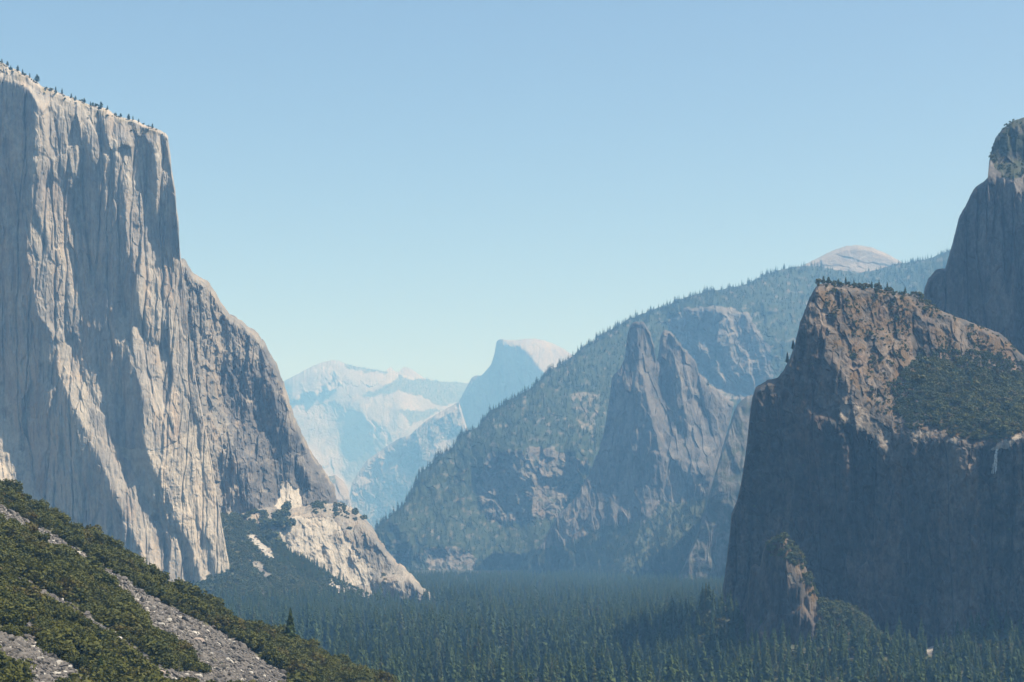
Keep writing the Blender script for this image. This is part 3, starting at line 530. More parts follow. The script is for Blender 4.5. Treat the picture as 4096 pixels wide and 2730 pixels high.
# ================================================================== the great cliff on the left
H1 = Massif('great_cliff', [(-800,-80,-800,2300),(-200,150,-200,2300),(0,253,0,2300),(32,267,30,2310),(91,291,80,2320),(140,330,130,2330),(231,368,210,2350),(295,389,270,2370),(337,410,310,2380),(414,438,380,2400),(491,466,460,2420),(561,488,530,2440),(617,514,590,2450),(652,528,620,2455),(672,544,650,2458),(676,579,660,2460),(682,621,668,2462),(686,684,680,2464),(701,754,690,2466),(706,831,700,2468),(714,873,710,2470),
    (716,937,720,2472),(720,1007,730,2474),(733,1100,740,2475),(745,1230,760,2476),(762,1391,785,2477),(796,1583,820,2478),(834,1774,850,2479),(865,1965,880,2480),(888,2103,900,2481),(919,2272,930,2482),(957,2379,960,2483),(985,2440,985,2486)],
    [(-800,-80,3050),(-800,2200,2950),(-200,150,3260),(0,253,3330),(0,400,3300),(350,1000,3420),(672,544,3540),(700,700,3530),(720,1007,3520),(762,1391,3500),(834,1774,3450),(888,2103,3410),(985,2440,3330),(900,2350,3330),(800,1800,3430),(0,2000,3220),(500,2200,3270),(-200,2200,3110),(600,1500,3430),(0,1300,3300)],
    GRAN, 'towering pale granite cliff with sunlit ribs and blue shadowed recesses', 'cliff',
    faces=[([(-210,140),(0,250),(240,365),(420,435),(600,500),(672,544),(672,575),(600,575),(500,545),(420,505),(330,460),(210,395),(105,340),(0,310),(-210,200)], .1,.55),
           ([(-210,210),(0,320),(105,350),(150,420),(135,560),(130,700),(120,850),(105,1000),(150,1250),(215,1353),(237,1529),(330,1675),(383,1812),(429,1912),(475,2019),(540,2141),(600,2272),(590,2330),(400,2250),(300,2140),(176,2034),(122,1889),(69,1720),(0,1453),(-210,1300)], -.47,.0),
           ([(-210,1330),(0,1480),(46,1640),(100,1812),(122,1904),(168,2034),(200,2150),(-210,2200)], .35,.6),
           # upper ribs
           ([(146,440),(178,440),(180,520),(178,600),(162,600),(150,540)], .8,.15),([(120,620),(160,620),(160,655),(150,655)], 1.,.3),
           ([(124,735),(150,720),(178,780),(182,880),(190,960),(205,1000),(212,1100),(225,1200),(230,1330),(190,1260),(170,1200),(160,1080),(140,950),(130,850)], .62,.12),
           ([(205,430),(270,440),(300,500),(320,560),(310,640),(295,700),(285,760),(265,760),(245,690),(238,650),(215,600),(230,520)], .5,.12),
           ([(180,750),(225,720),(262,760),(275,880),(285,920),(310,960),(318,1010),(345,1060),(352,1160),(345,1250),(370,1310),(330,1340),(290,1330),(240,1320),(240,1200),(235,1080),(225,960),(205,860)], .52,.14),
           ([(0,820),(60,830),(80,920),(90,1000),(85,1060),(60,1000),(20,920)], .55,.1),
           ([(318,560),(345,560),(332,700),(300,760),(325,900),(360,1010),(352,1160),(375,1300),(370,1420),(440,1420),(560,1300),(545,1150),(520,1000),(500,850),(480,640),(430,600),(395,560),(398,640),(400,730),(378,730),(368,640),(365,575)], -.4,.0),
           ([(368,575),(390,570),(398,640),(400,735),(385,735),(372,660)], .6,.1),
           ([(490,560),(560,560),(575,700),(590,800),(620,920),(625,1040),(640,1180),(640,1290),(590,1290),(570,1180),(545,1060),(520,960),(500,850),(485,690)], .6,.1),
           ([(562,575),(605,565),(622,640),(628,760),(630,850),(645,960),(640,1040),(622,950),(600,830),(580,700)], -.7,.0),
           ([(605,560),(672,555),(682,640),(655,760),(650,900),(665,1000),(650,1040),(640,900),(628,760),(622,640)], .7,.1),
           ([(655,760),(682,700),(700,800),(712,940),(718,1010),(690,1030),(665,980)], -.3,.05),
           ([(640,1020),(720,1010),(745,1230),(762,1391),(690,1400),(620,1350),(600,1250),(625,1180)], .62,.14),
           # long leaning rib
           ([(222,1353),(278,1391),(306,1468),(360,1567),(428,1675),(482,1797),(528,1858),(566,1920),(585,1965),(612,2080),(674,2103),(758,2310),(765,2364),(612,2320),(589,2272),(536,2141),(475,2019),(429,1912),(383,1812),(329,1675),(237,1529)], .52,.36),
           # recess right of it
           ([(280,1370),(337,1300),(400,1300),(440,1200),(560,1300),(520,1420),(500,1550),(540,1720),(560,1780),(585,1900),(600,1990),(590,2010),(566,1920),(528,1858),(482,1797),(428,1675),(360,1567),(306,1468)], -.45,.0),
           ([(340,1450),(380,1440),(430,1540),(470,1590),(470,1720),(440,1700),(400,1620),(350,1520)], .25,.16),
           ([(420,1160),(470,1170),(540,1280),(590,1410),(580,1440),(520,1400),(470,1370),(440,1280)], .45,.12),
           ([(590,1410),(640,1290),(620,1200),(600,1290),(540,1280)], -.5,.02),
           # gully
           ([(490,1552),(528,1544),(520,1660),(551,1728),(566,1781),(582,1904),(612,1927),(666,1980),(681,2095),(704,2118),(735,2164),(758,2272),(765,2348),(788,2394),(834,2394),(796,2287),(750,2180),(720,2103),(681,2027),(651,1965),(628,1900),(560,1740),(575,1600),(540,1500)], -.9,.05),
           # main sunlit slab
           ([(528,1406),(600,1380),(690,1400),(762,1391),(796,1583),(834,1774),(865,1965),(888,2103),(919,2272),(957,2379),(985,2440),(900,2450),(834,2394),(796,2287),(750,2180),(720,2103),(681,2027),(651,1965),(615,1880),(570,1740),(580,1600),(540,1500)], .55,.33),
           ([(612,1927),(666,1980),(681,2095),(650,2090),(615,2000)], .55,.3),
           ([(765,1950),(800,2050),(840,2200),(880,2330),(860,2330),(820,2220),(780,2080)], -.3,.1)],
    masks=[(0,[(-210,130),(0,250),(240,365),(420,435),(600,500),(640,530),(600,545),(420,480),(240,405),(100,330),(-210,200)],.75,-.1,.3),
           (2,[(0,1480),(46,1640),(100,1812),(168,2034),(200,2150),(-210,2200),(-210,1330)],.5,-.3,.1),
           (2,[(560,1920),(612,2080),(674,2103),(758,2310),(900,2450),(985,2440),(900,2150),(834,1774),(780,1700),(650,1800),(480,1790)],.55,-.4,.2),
           (1,[(-210,210),(0,320),(105,350),(150,420),(110,1000),(60,1000),(-210,1300)],.35,-.2,.3)],  # darkened over the shaded upper left face, shade put into the colour
    detail=[('facet',10,60,240,3),('ridge',4,34,420,5),('facet',4.5,26,70,12),('saw',6,52,210,71),('saw',1.6,19,90,81),('crack',4,34,520,91),('crack',1.3,13,160,95),('fbm',3,22,60,8),('facet',1.7,9,20,22),('fbm',1.0,5,9,15)], step=3., rag=(7,18), rnd=(14,14), soft=1.4, lam=1000., back=(8,25,80,250,700), sink=.22)

H2 = Massif('cliff_wall', [(660,1000,700,2160),(744,1042,760,2160),(779,1098,790,2160),(828,1126,820,2160),(863,1168,845,2160),(884,1210,860,2160),(919,1252,880,2160),(975,1291,910,2160),(1018,1322,940,2160),(1060,1368,960,2160),(1074,1400,975,2160),(1083,1420,985,2160),(1105,1449,1000,2160),(1134,1532,1030,2160),(1163,1621,1060,2150),(1191,1704,1090,2150),(1217,1748,1110,2150),(1236,1793,1130,2150),
    (1287,1863,1160,2150),(1320,1920,1190,2140),(1340,1965,1220,2130),(1354,2010,1250,2120),(1362,2060,1290,2110)],
    [(660,1000,3570),(744,1042,3600),(884,1210,3700),(1064,1368,3820),(1134,1532,3860),(1236,1793,3930),(1354,2010,3990),(800,1500,3580),(900,1800,3590),(900,2100,3570),(1100,2050,3690),(1100,1700,3740),(700,2160,3500),(1290,2110,3900)],
    DIOR, 'darker streaked rock wall stepping down behind the great cliff', 'cliff',
    faces=[([(790,1400),(850,1250),(1000,1330),(1080,1440),(1000,1500),(900,1500)], .75,.15),
           ([(1090,1450),(1140,1540),(1170,1640),(1130,1620),(1100,1540)], 1.3,.1),
           ([(930,1500),(990,1480),(1000,1600),(960,1700),(920,1640)], .2,.1),([(1010,1480),(1060,1460),(1110,1600),(1150,1760),(1100,1760),(1040,1640)], .1,.05),
           ([(1125,1930),(1165,1942),(1210,1972),(1215,2031),(1180,2050),(1130,2035),(1090,2020),(1120,1995)], .5,.7),
           ([(1180,1850),(1230,1900),(1240,1990),(1200,1960)], -.5,0),([(900,1850),(960,1840),(980,2030),(930,2040)], -.2,.05)],
    masks=[(1,[(880,1480),(1040,1450),(1100,1500),(1200,1760),(1340,1960),(1360,2040),(1180,2030),(1000,2060),(960,2000),(940,1800),(900,1640)],.75,-.45,.05),
           (1,[(1060,1380),(1140,1540),(1120,1560),(1040,1420)],.6,-.5,0),
           (2,[(1125,1925),(1165,1942),(1210,1972),(1218,2035),(1180,2055),(1130,2040),(1090,2025),(1120,1995)],1.,-1.5,-.8),
           (0,[(870,2070),(980,2050),(1060,2036),(1060,2060),(880,2090)],.7,-.3,.1)],
    detail=[('facet',16,55,150,3),('ridge',12,30,220,5),('facet',10,22,50,12),('saw',6,34,110,71),('crack',5,22,200,91),('fbm',8,20,40,8),('facet',5,9,16,22),('fbm',3,6,8,15)], step=3., rag=(6,22), rnd=(60,36), soft=3, lam=900., back=(8,25,80,220,500))

H3 = Massif('rock_apron', [(840,2075,840,2220),(877,2060,880,2220),(978,2049,980,2230),(1061,2032,1020,2240),(1130,2036,1060,2260),(1180,2032,1100,2290),(1215,2022,1140,2310),(1300,2012,1200,2350),(1357,2012,1240,2370),(1402,2026,1280,2390),(1440,2052,1320,2400),(1478,2092,1360,2420),(1510,2142,1400,2440),(1539,2192,1430,2450),(1565,2227,1470,2460),(1590,2250,1500,2470),(1618,2267,1530,2480),(1642,2295,1560,2490),(1665,2325,1590,2500),(1690,2348,1620,2505),(1713,2363,1650,2510),(1728,2388,1680,2515),(1740,2420,1710,2520),(1746,2480,1740,2525)],
    [(840,2075,3540),(978,2049,3600),(1061,2032,3660),(1215,2022,3760),(1357,2012,3880),(1478,2092,3840),(1565,2227,3740),(1665,2325,3640),(1740,2420,3560),(840,2220,3420),(1067,2132,3540),(1251,2263,3470),(1381,2334,3420),(1595,2399,3420),(1500,2150,3740),(1100,2290,3430),(1400,2440,3350),(1740,2525,3400)],
    DIOR, 'bright sunlit rock apron sloping down into the valley forest', 'rock',
    faces=[([(1170,2080),(1330,2060),(1420,2150),(1520,2250),(1480,2330),(1400,2340),(1250,2260),(1150,2210),(1100,2140)], .45,.62),
           ([(1410,2080),(1500,2150),(1620,2290),(1540,2290),(1470,2200)], .5,.3),
           ([(1490,2330),(1560,2320),(1640,2330),(1680,2370),(1700,2430),(1560,2430)], -.3,-.02),
           ([(1690,2350),(1720,2380),(1740,2440),(1700,2430)], .6,.2),
           ([(860,2080),(1060,2040),(1060,2100),(900,2130)], .3,1.5)],
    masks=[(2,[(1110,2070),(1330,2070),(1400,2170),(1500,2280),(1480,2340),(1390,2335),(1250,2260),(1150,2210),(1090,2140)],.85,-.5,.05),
           (0,None,.3,.25,.5),(0,[(1230,2010),(1360,2005),(1480,2080),(1430,2090),(1340,2070),(1270,2060)],.5,-.05,.3),(0,[(860,2080),(1060,2040),(1080,2120),(900,2150)],.8,-.2,.3),
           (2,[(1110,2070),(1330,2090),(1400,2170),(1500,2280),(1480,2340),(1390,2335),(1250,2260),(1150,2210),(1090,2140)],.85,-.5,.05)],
    detail=[('facet',11,50,70,3),('ridge',8,26,100,5),('facet',6,20,36,12),('fbm',4,18,20,8),('facet',2.5,8,12,22),('fbm',1.4,5,6,15)], step=3., rag=(5,18), rnd=(30,26), soft=3, lam=700., back=(8,25,70,180))

I = Massif('talus_slope', [(560,2330,560,2560),(700,2300,700,2560),(800,2250,800,2560),(850,2120,850,2560),(877,2062,890,2560),(940,2068,940,2560),(1000,2100,1000,2560),(1067,2142,1060,2560),(1110,2180,1110,2560),(1156,2215,1160,2560),(1200,2240,1200,2560),(1251,2268,1260,2560),(1320,2305,1320,2560),(1381,2340,1380,2560),(1470,2378,1470,2560),(1560,2425,1560,2560),(1660,2460,1660,2560),(1760,2480,1760,2560)],
    [(560,2330,3300),(700,2300,3400),(850,2120,3500),(877,2062,3545),(1000,2100,3545),(1067,2142,3530),(1156,2215,3490),(1251,2268,3460),(1381,2340,3420),(1560,2425,3400),(1760,2480,3390),(560,2560,2900),(900,2560,2800),(1200,2560,2800),(1760,2560,3000),(1000,2330,3230),(1200,2400,3180)],
    TALUS, 'brushy talus slope with pale rock slides between the cliff and the forest', 'hill',
    faces=[], masks=[(0,None,1.,-.75,-.35),(2,[(985,2150),(1010,2140),(1060,2180),(1100,2230),(1065,2232),(1030,2200)],1.,-.4,0),(2,[(900,2075),(1060,2045),(1070,2100),(1000,2110),(920,2090)],.7,-.2,.2),
           (2,[(1290,2300),(1340,2330),(1400,2380),(1470,2430),(1440,2440),(1370,2400),(1320,2350)],1.,-.6,-.2),(2,[(1380,2335),(1440,2370),(1520,2400),(1600,2440),(1590,2460),(1500,2440),(1430,2400),(1390,2365)],1.,-1,-.4),
           (2,[(980,2230),(1040,2250),(1090,2310),(1060,2310),(1010,2270)],.8,0,.3),(0,[(980,2230),(1040,2250),(1090,2310),(1060,2310),(1010,2270)],.2,0,.3),
           (0,[(1290,2300),(1340,2330),(1400,2380),(1470,2430),(1440,2440),(1370,2400),(1320,2350)],.25,.1,.3),(0,[(1380,2335),(1440,2370),(1520,2400),(1600,2440),(1590,2460),(1500,2440),(1430,2400),(1390,2365)],.1,.1,.3),(0,[(985,2150),(1010,2140),(1060,2180),(1100,2230),(1065,2232),(1030,2200)],.2,.1,.3)],
    detail=[('fbm',12,90,60,8),('facet',4,22,16,12),('fbm',2,8,8,15)], step=3.5, rag=(3,20), rnd=(6,16), lam=600., back=(15,50))

# ================================================================== the near hillside
def hillD(px, py):
    k = (py-.5*px-1021)
    return 842520./np.maximum(k, 700.)
CH = {'a': [(-60,1990),(0,2022),(159,2108),(296,2192),(402,2258),(529,2337),(635,2401),(794,2486),(900,2544),(1000,2602),(1060,2650),(1132,2690),(1190,2740),(1000,2740),(926,2672),(847,2632),(741,2588),(662,2537),(582,2474),(535,2421),(466,2350),(371,2272),(296,2228),(185,2177),(106,2114),(0,2077),(-60,2040)],
      'b': [(40,2296),(70,2300),(143,2352),(243,2398),(318,2446),(402,2504),(476,2546),(556,2606),(600,2660),(700,2690),(860,2700),(920,2740),(640,2740),(590,2690),(520,2620),(450,2566),(380,2520),(300,2462),(225,2418),(135,2372),(60,2322)],
      'c': [(-60,2500),(0,2533),(106,2561),(175,2609),(291,2667),(330,2740),(130,2740),(53,2667),(0,2627),(-60,2590)],
      'd': [(75,2450),(110,2470),(150,2530),(140,2575),(100,2550)],
      'e': [(780,2482),(850,2510),(960,2570),(1000,2610),(960,2600),(860,2550)],
      'f': [(740,2590),(850,2640),(960,2690),(1010,2740),(900,2740),(800,2660)]}
J = Massif('near_hillside', [(-800,1560,-800,2900),(-260,1830,-260,2900),(-100,1912,-100,2900),(0,1960,0,2900),(53,1978,53,2900),(106,2004,106,2900),(138,2030,138,2900),(212,2063,212,2900),(296,2120,296,2900),(371,2168,371,2900),(450,2215,450,2900),(529,2263,529,2900),(598,2306,598,2900),(688,2354,688,2900),(768,2388,768,2900),(900,2470,900,2900),(1000,2513,1000,2900),(1156,2560,1156,2900),(1251,2616,1251,2900),(1334,2652,1334,2900),(1423,2684,1423,2900),(1541,2732,1541,2900),(1650,2790,1650,2900)],
    hillD, TALUS, 'steep near hillside of brush and grey rubble chutes', 'hill',
    masks=[(0,None,1.,-3,-2)]+[(0,CH[k],0.,0,1) for k in CH]+[(2,CH['b'],.7,-.4,.3),(1,CH['c'],.8,-.4,.2),(1,[(780,2540),(900,2560),(1000,2620),(1190,2740),(1000,2740),(900,2660)],.8,-.3,.2),(2,[(0,2022),(159,2108),(296,2192),(402,2258),(529,2337),(635,2401),(535,2421),(371,2272),(185,2177),(0,2077)],.35,-.3,.3)],
    detail=[('fbm',14,40,26,8),('facet',4,9,7,12),('fbm',2,3,3,15)], step=4., rag=(1.5,8), rnd=(0,10), jit=6., back=(20,60,160,300), sink=.35, mj=9.)

def ground():
    ys = np.r_[np.linspace(-600, 900, 12), np.geomspace(1000, 30000, 70)]
    us = np.linspace(-1, 1, 70)
    V = np.array([[(3000+.9*abs(y))*u, y, 0] for y in ys for u in us])
    V[:,2] += 1.5*fbm(V[:,0]/120, V[:,1]/120, 5, 3)
    o = link('ground', mesh('ground', V, gridquads(len(ys), len(us))), plain('forest_floor', (.022,.028,.014), (.04,.038,.022), .02))
    tag(o, 'flat valley floor hidden under the conifer forest', 'ground', None, 'structure')
ground()
# ================================================================== plants, boulders, falls
FIR = leafmat('conifer_green', (.022,.044,.012), (.056,.080,.021), (.07,.064,.024))
FIRF = leafmat('forest_green', (.017,.038,.011), (.056,.080,.021), (.07,.064,.024))
FIRR = leafmat('ridge_green', (.012,.024,.010), (.022,.035,.013))
OAK = leafmat('oak_brush_green', (.024,.038,.009), (.072,.074,.016), (.078,.055,.018))
SHR = leafmat('brush_green', (.030,.046,.015), (.062,.074,.024), (.085,.078,.034))
BARK = plain('bark', (.10,.07,.05), (.06,.045,.035))
DEADW = plain('dead_wood', (.30,.27,.24), (.18,.16,.14))
RUST = leafmat('dead_needles', (.22,.09,.055), (.16,.07,.05), None, .15)
STONE = plain('talus_stone', (.14,.13,.12), (.04,.039,.039), .25)
STONEW = plain('pale_stone', (.36,.345,.31), (.20,.19,.175), .25)
STONEB = plain('brown_stone', (.30,.25,.21), (.20,.17,.15), .4)

def mk(name, vq, mat):
    me = mesh(name, *vq); me.materials.append(mat); return me

near_fir = [mk('crown', conifer(100+k, 40, g_[0], g_[1]+12, g_[2]+4, sub=3), FIR) for k, g_ in enumerate([(7.6,26,10),(6.4,30,9),(7.0,26,10),(5.6,32,9),(8.2,24,11),(6.8,28,10)])]
near_trunk = mk('trunk', trunk(40, .55), BARK)
pines = [mk('crown', conifer(150+k, 40, r_, l_+4, 10, base=b_, rd=1, wf=.8), FIR) for k, (r_, l_, b_) in enumerate([(9,15,.25),(7,18,.15),(10,13,.3),(8,16,.22),(6,20,.1)])]
FIRD = leafmat('shaded_forest_green', (.006,.014,.005), (.016,.028,.009))  # understory shade painted in as a darker copy of the forest green
low_fir = [mk('crown', conifer(220+k, 40, r_, l_+4, 9, sub=2, base=.05, rd=k % 2), FIRD) for k, (r_, l_) in enumerate([(9,14),(7.5,15),(10,12)])]
far_fir = [mk('crown', conifer(200+k, 40, r_, l_+9, 10, sub=2, base=.08), FIRF) for k, (r_, l_) in enumerate([(7.8,17),(6.4,19),(7.0,16),(5.6,20),(8.4,15)])]
ridge_fir = [mk('crown', conifer(240+k, 24, r_, l_, 8, sub=1, base=.05, wf=.9), FIRR) for k, (r_, l_) in enumerate([(5.2,13),(4.4,14),(5.8,12)])]
oak_near = [mk('oak_shrub', bush(300+k, 3.4+.3*(k%3), 4.6+.5*(k%2), 15, 60, .40), OAK) for k in range(7)]
oak_mid = [mk('oak_shrub', bush(330+k, 3.2, 4.2, 10, 26, .62), OAK) for k in range(4)]
shr_far = [mk('brush', bush(350+k, 3., 3.6, 7, 14, .85), SHR) for k in range(4)]
stones = [boulder(400+k, 2) for k in range(5)]
for s_ in stones: s_.materials.append(STONE)
pale_stones = []
for s_ in stones[:3]:
    c_ = s_.copy(); c_.materials.clear(); c_.materials.append(STONEW); pale_stones.append(c_)

def at(ms, px, py):
    k = np.argmin((ms.px-px)**2+(ms.py-py)**2); return Vector(ms.V.reshape(-1, 3)[k].tolist())

def tree(name, loc, H, label, group, crown, rot=0., width=1., cat='tree', H0=40., trunkme=None):
    e = bpy.data.objects.new(name, None); COL.objects.link(e); e.location = loc; e.rotation_euler[2] = rot
    s_ = H/H0; e.scale = (s_*width, s_*width, s_); e.empty_display_size = .1
    link('crown', crown, None, e)
    t_ = link('trunk', trunkme or near_trunk, None, e)
    if H0 != 40: t_.scale = (H0/40,)*3
    return tag(e, label, cat, group)

def single(name, me, loc, rot, scl, label, cat, group=None):
    o = bpy.data.objects.new(name, me); COL.objects.link(o); o.location = loc; o.rotation_euler = rot; o.scale = scl
    return tag(o, label, cat, group)

# ---- valley forest
g = np.random.default_rng(5); N_ = 38000
yy = np.sqrt(g.uniform(1480**2, 5300**2, N_)); uu = g.uniform(-.31, .31, N_)
px_ = CX+uu*F
keep = ~((px_ > 2915) & (yy > 1760)) & ~((px_ > 2600) & (px_ <= 2880) & (yy > 1830) & (yy < 2100)) & ~((px_ < 1770) & (yy > 2960) & (yy < 3440)) & ~((px_ < 1500) & (yy > 2850))
keep &= perlin(uu*yy/45, yy/60, 9) > -.45
yy, uu, px_ = yy[keep], uu[keep], px_[keep]
emer = g.random(len(yy)) < .34
hh = np.where(emer, np.clip(g.normal(44, 6, len(yy)), 30, 58), np.clip(g.normal(19, 4, len(yy)), 10, 30))*(1-.1*(yy > 2600))*np.clip(1.75-yy/4200, .45, 1)
thin_ = emer | (g.random(len(yy)) < np.clip((yy-1300)/2600, .3, 1)); yy, uu, px_, hh, emer = yy[thin_], uu[thin_], px_[thin_], hh[thin_], emer[thin_]
P_ = np.stack([uu*yy, yy, np.zeros(len(yy))], -1)
tip = HY-F*(hh-CZ)/yy
show = np.minimum(2730-tip, 150)*(px_ > 1250)*(px_ < 4096)
cand = np.where((show > 95) & (hh > 24))[0]; cand = cand[np.argsort(yy[cand]-4*hh[cand])][:292]
rest = np.ones(len(yy), bool); rest[cand] = False
tone = ['dark green', 'dense', 'slender', 'bushy']
for k in cand:
    tree('conifer', P_[k].tolist(), hh[k], 'tall dark green conifer in the nearest rows of the valley forest', 'conifers in the nearest rows of the valley forest', near_fir[int(g.integers(0, 6))], g.uniform(0, 6.28), g.uniform(.85, 1.15))
scatter('conifer_forest', P_[rest], hh[rest]/40*np.clip(1.2-.1*(yy[rest]-1600)/1000, .9, 1.2), far_fir+low_fir, 'dense conifer forest carpeting the valley floor into the haze', 'forest', 3, .02, idx=np.where(emer[rest], g.integers(0, 5, int(rest.sum())), g.integers(5, 8, int(rest.sum()))))

g = np.random.default_rng(6)
# ---- trees told apart in the photograph
tree('lone_conifer', at(J, 1163, 2585), 19, 'lone dark pointed conifer rising above the brush at the lower edge of the near hillside', None, near_fir[0], .4, 1.0)
tree('small_conifer', at(J, 402, 2722), 8, 'small conifer among brush near the bottom left edge', None, near_fir[2], 1., 1.5)
tree('small_conifer', at(J, 564, 2286), 5, 'tiny dark conifer on the hillside skyline in front of the great cliff', None, near_fir[4], 1., 1.6)
y_ = 2350.; tree('dead_conifer', ((2060-CX)/F*y_, y_, 0), 36, 'rust red dead conifer standing in the green valley forest', None, mk('crown', conifer(177, 40, 3.6, 24, 6), RUST), .3, 1.)
def snag(loc, H, r, label, limbs=9, seed=1):
    V, Q = trunk(H, r, 6, H*.03); V = V.tolist(); Q = Q.tolist(); gg = np.random.default_rng(seed)
    for k in range(limbs):
        z = H*gg.uniform(.35, .93); a = gg.uniform(0, 6.28); l = H*gg.uniform(.05, .13); w_ = r*.28
        d = np.array([math.cos(a), math.sin(a), gg.uniform(-.3, .3)]); t_ = np.array([0, 0, w_]); n_ = np.array([-d[1], d[0], 0])*w_
        b = len(V); p = np.array([H*.03*(z/H)**2, 0, z])
        V += [(p+t_).tolist(), (p+n_).tolist(), (p-t_).tolist(), (p-n_).tolist(), (p+d*l+t_*.3).tolist(), (p+d*l-t_*.3).tolist()]
        Q += [(b, b+1, b+5, b+4), (b+1, b+2, b+5, b+5), (b+2, b+3, b+4, b+5), (b+3, b, b+4, b+4)]
    Q = [(q[0], q[1], q[2], q[3]) for q in Q if len(set(q)) == 4]
    single('dead_snag', mk('dead_snag', (np.array(V), np.array(Q)), DEADW), loc, (0, 0, 0), (1, 1, 1), label, 'dead tree')
snag(at(J, 690, 2372), 7, .16, 'thin bare dead trunk on the hillside skyline below the great cliff', 5, 1)
snag(at(J, 716, 2740), 9, .18, 'thin dark dead trunk standing on the rubble at the bottom left', 6, 2)
y_ = 1640.; snag(((3225-CX)/F*y_, y_, 0), 52, .9, 'bare grey dead conifer in front of the rock pinnacle', 22, 3)
y_ = 1700.; snag(((3052-CX)/F*y_, y_, 0), 44, .8, 'short bare grey dead conifer left of the rock pinnacle foot', 18, 4)
y_ = 2120.; snag(((2778-CX)/F*y_, y_, 5), 47, .7, 'thin bare dead conifer above the dark knoll left of the front buttress', 16, 5)

ft = [(3293,30,1),(3316,26,1.2),(3352,27,1.4),(3384,30,1),(3415,26,.9),(3486,28,.8),(3517,36,.8),(3549,32,.75),(3622,28,.9),(3643,16,1.1),(3448,14,1.3),(3598,14,1.2),(3572,15,1.2),(3686,26,.6)]
names = ['first', 'second', 'third', 'fourth', 'fifth', 'seventh', 'eighth', 'ninth', 'twelfth', 'thirteenth', 'sixth', 'eleventh', 'tenth', 'fourteenth']
for (px0, h_, w_), nm in zip(ft, names):
    k = np.argmin(np.abs(Fm.px[3]-px0)+(Fm.py[3] > 1300)*1e4); p = Fm.V[3, k].tolist(); p[2] -= .6
    tree('pine_tree', p, h_*.36*1.15, f'{nm} pine from the left on the summit of the dark front buttress', 'pines on the summit of the front buttress', pines[int(g.integers(0, 5))], g.uniform(0, 6), w_*g.uniform(.85, 1.35))
for (px0, py0, h_, nm) in ((3168,1398,13,'upper'),(3148,1452,14,'lower')):
    p = at(Fm, px0, py0)
    tree('pine_tree', p, h_, f'{nm} of two small pines clinging to the left edge of the front buttress', 'pines on the left edge of the front buttress', near_fir[1], 2., 1.3)
rim = [(8,9),(28,10),(42,9),(70,11),(91,10),(119,9),(147,15),(224,9),(249,11),(284,9),(302,8),(337,10),(361,8),(382,7),(403,13),(431,8),(463,7),(484,8),(515,11),(533,8),(554,7),(596,6),(610,9)]
ordn = ['first','second','third','fourth','fifth','sixth','seventh','eighth','ninth','tenth','eleventh','twelfth','thirteenth','fourteenth','fifteenth','sixteenth','seventeenth','eighteenth','nineteenth','twentieth','twenty-first','twenty-second','twenty-third']
for (px0, h_), nm in zip(rim, ordn):
    k = np.argmin(np.abs(H1.px[2]-px0)+(H1.py[2] > 560)*1e4); p = H1.V[2, k].tolist(); p[2] -= .5
    tree('rim_pine', p, h_*1.2, f'{nm} small pine from the left along the rim of the great cliff', 'pines along the rim of the great cliff', pines[int(g.integers(0, 5))], g.uniform(0, 6), g.uniform(1., 1.6))

rs = np.random.default_rng(77); kk = rs.integers(0, H1.V.shape[1], 900); kk = kk[(H1.px[0, kk] < 660) & (perlin(H1.px[0, kk]/25., kk*0., 6) > -.1)][:260]
rows_ = np.minimum((rs.exponential(6, len(kk))).astype(int), 30)
scatter('rim_brush', H1.V[rows_, kk], np.clip(rs.lognormal(-.55, .45, len(kk)), .25, 1.4), [bush_far_ for bush_far_ in shr_far], 'low scrub scattered over the broken rim of the great cliff', 'brush', 78, .1)
kk = rs.integers(0, Fm.V.shape[1], 2500); kk = kk[(Fm.px[0, kk] > 3255) & (Fm.px[0, kk] < 3720) & (perlin(Fm.px[0, kk]/22., kk*0., 16) > .0)][:130]
rows_ = np.minimum((rs.exponential(4, len(kk))).astype(int), 16)
scatter('summit_brush', Fm.V[rows_, kk], np.clip(rs.lognormal(-.6, .5, len(kk)), .25, 1.5), oak_mid, 'bushes clustered along the summit of the front buttress', 'brush', 79, .1)
# ---- slopes
def hs(n, m_, s_, lo, hi): return np.clip(g.normal(m_, s_, n), lo, hi)
def near_mask(ms, n, **k): return ms.spots(n, **k)
d1p = D1.spots(19000, seed=3, thr=.35)
sk_ = []
gs = np.random.default_rng(8)
for r_ in (0, 0, 1, 3, 6):
    n = D1.V.shape[1]; k = gs.integers(0, n, 150); kk = D1.px[0, k]; k = k[(kk > 1500) & ((kk < 3300) | (kk > 3590)) & (perlin(kk/38., kk*0+r_, 3) > -.25+.2*gs.normal(size=len(k)))]; sk_.append(D1.V[min(r_, D1.V.shape[0]-1), k])
d1p = np.concatenate([d1p]+sk_); d1h = hs(len(d1p), 22, 5, 9, 36); d1h[:19000] *= g.uniform(.35, .95, 19000)
scatter('ridge_forest', d1p, d1h/24, ridge_fir, 'conifers covering the hazy ridge and standing along its skyline', 'forest', 4, .03, squash=(.8, 1.3))
sdp = D2.spots(2200, seed=4, thr=.5); scatter('spire_forest', sdp, hs(2200, 16, 4, 8, 26)/24, ridge_fir, 'trees on the slopes at the foot of the rock spires', 'forest', 5, .03)
ap = A.spots(1500, seed=5, thr=.6); scatter('far_forest', ap, hs(1500, 22, 4, 12, 30)/24, ridge_fir, 'tiny trees dotting the pale far ridge', 'forest', 6, .02)
ap = A2.spots(900, seed=6, thr=.5); scatter('far_forest', ap, hs(900, 20, 4, 12, 28)/24, ridge_fir, 'tiny trees among the hazy slabs below the half dome', 'forest', 7, .02)
ip = I.spots(9000, seed=7, thr=.3); scatter('talus_brush', ip, hs(9000, 1.25, .45, .5, 2.6), shr_far, 'dense green brush on the talus slope under the great cliff', 'brush', 8, .1)
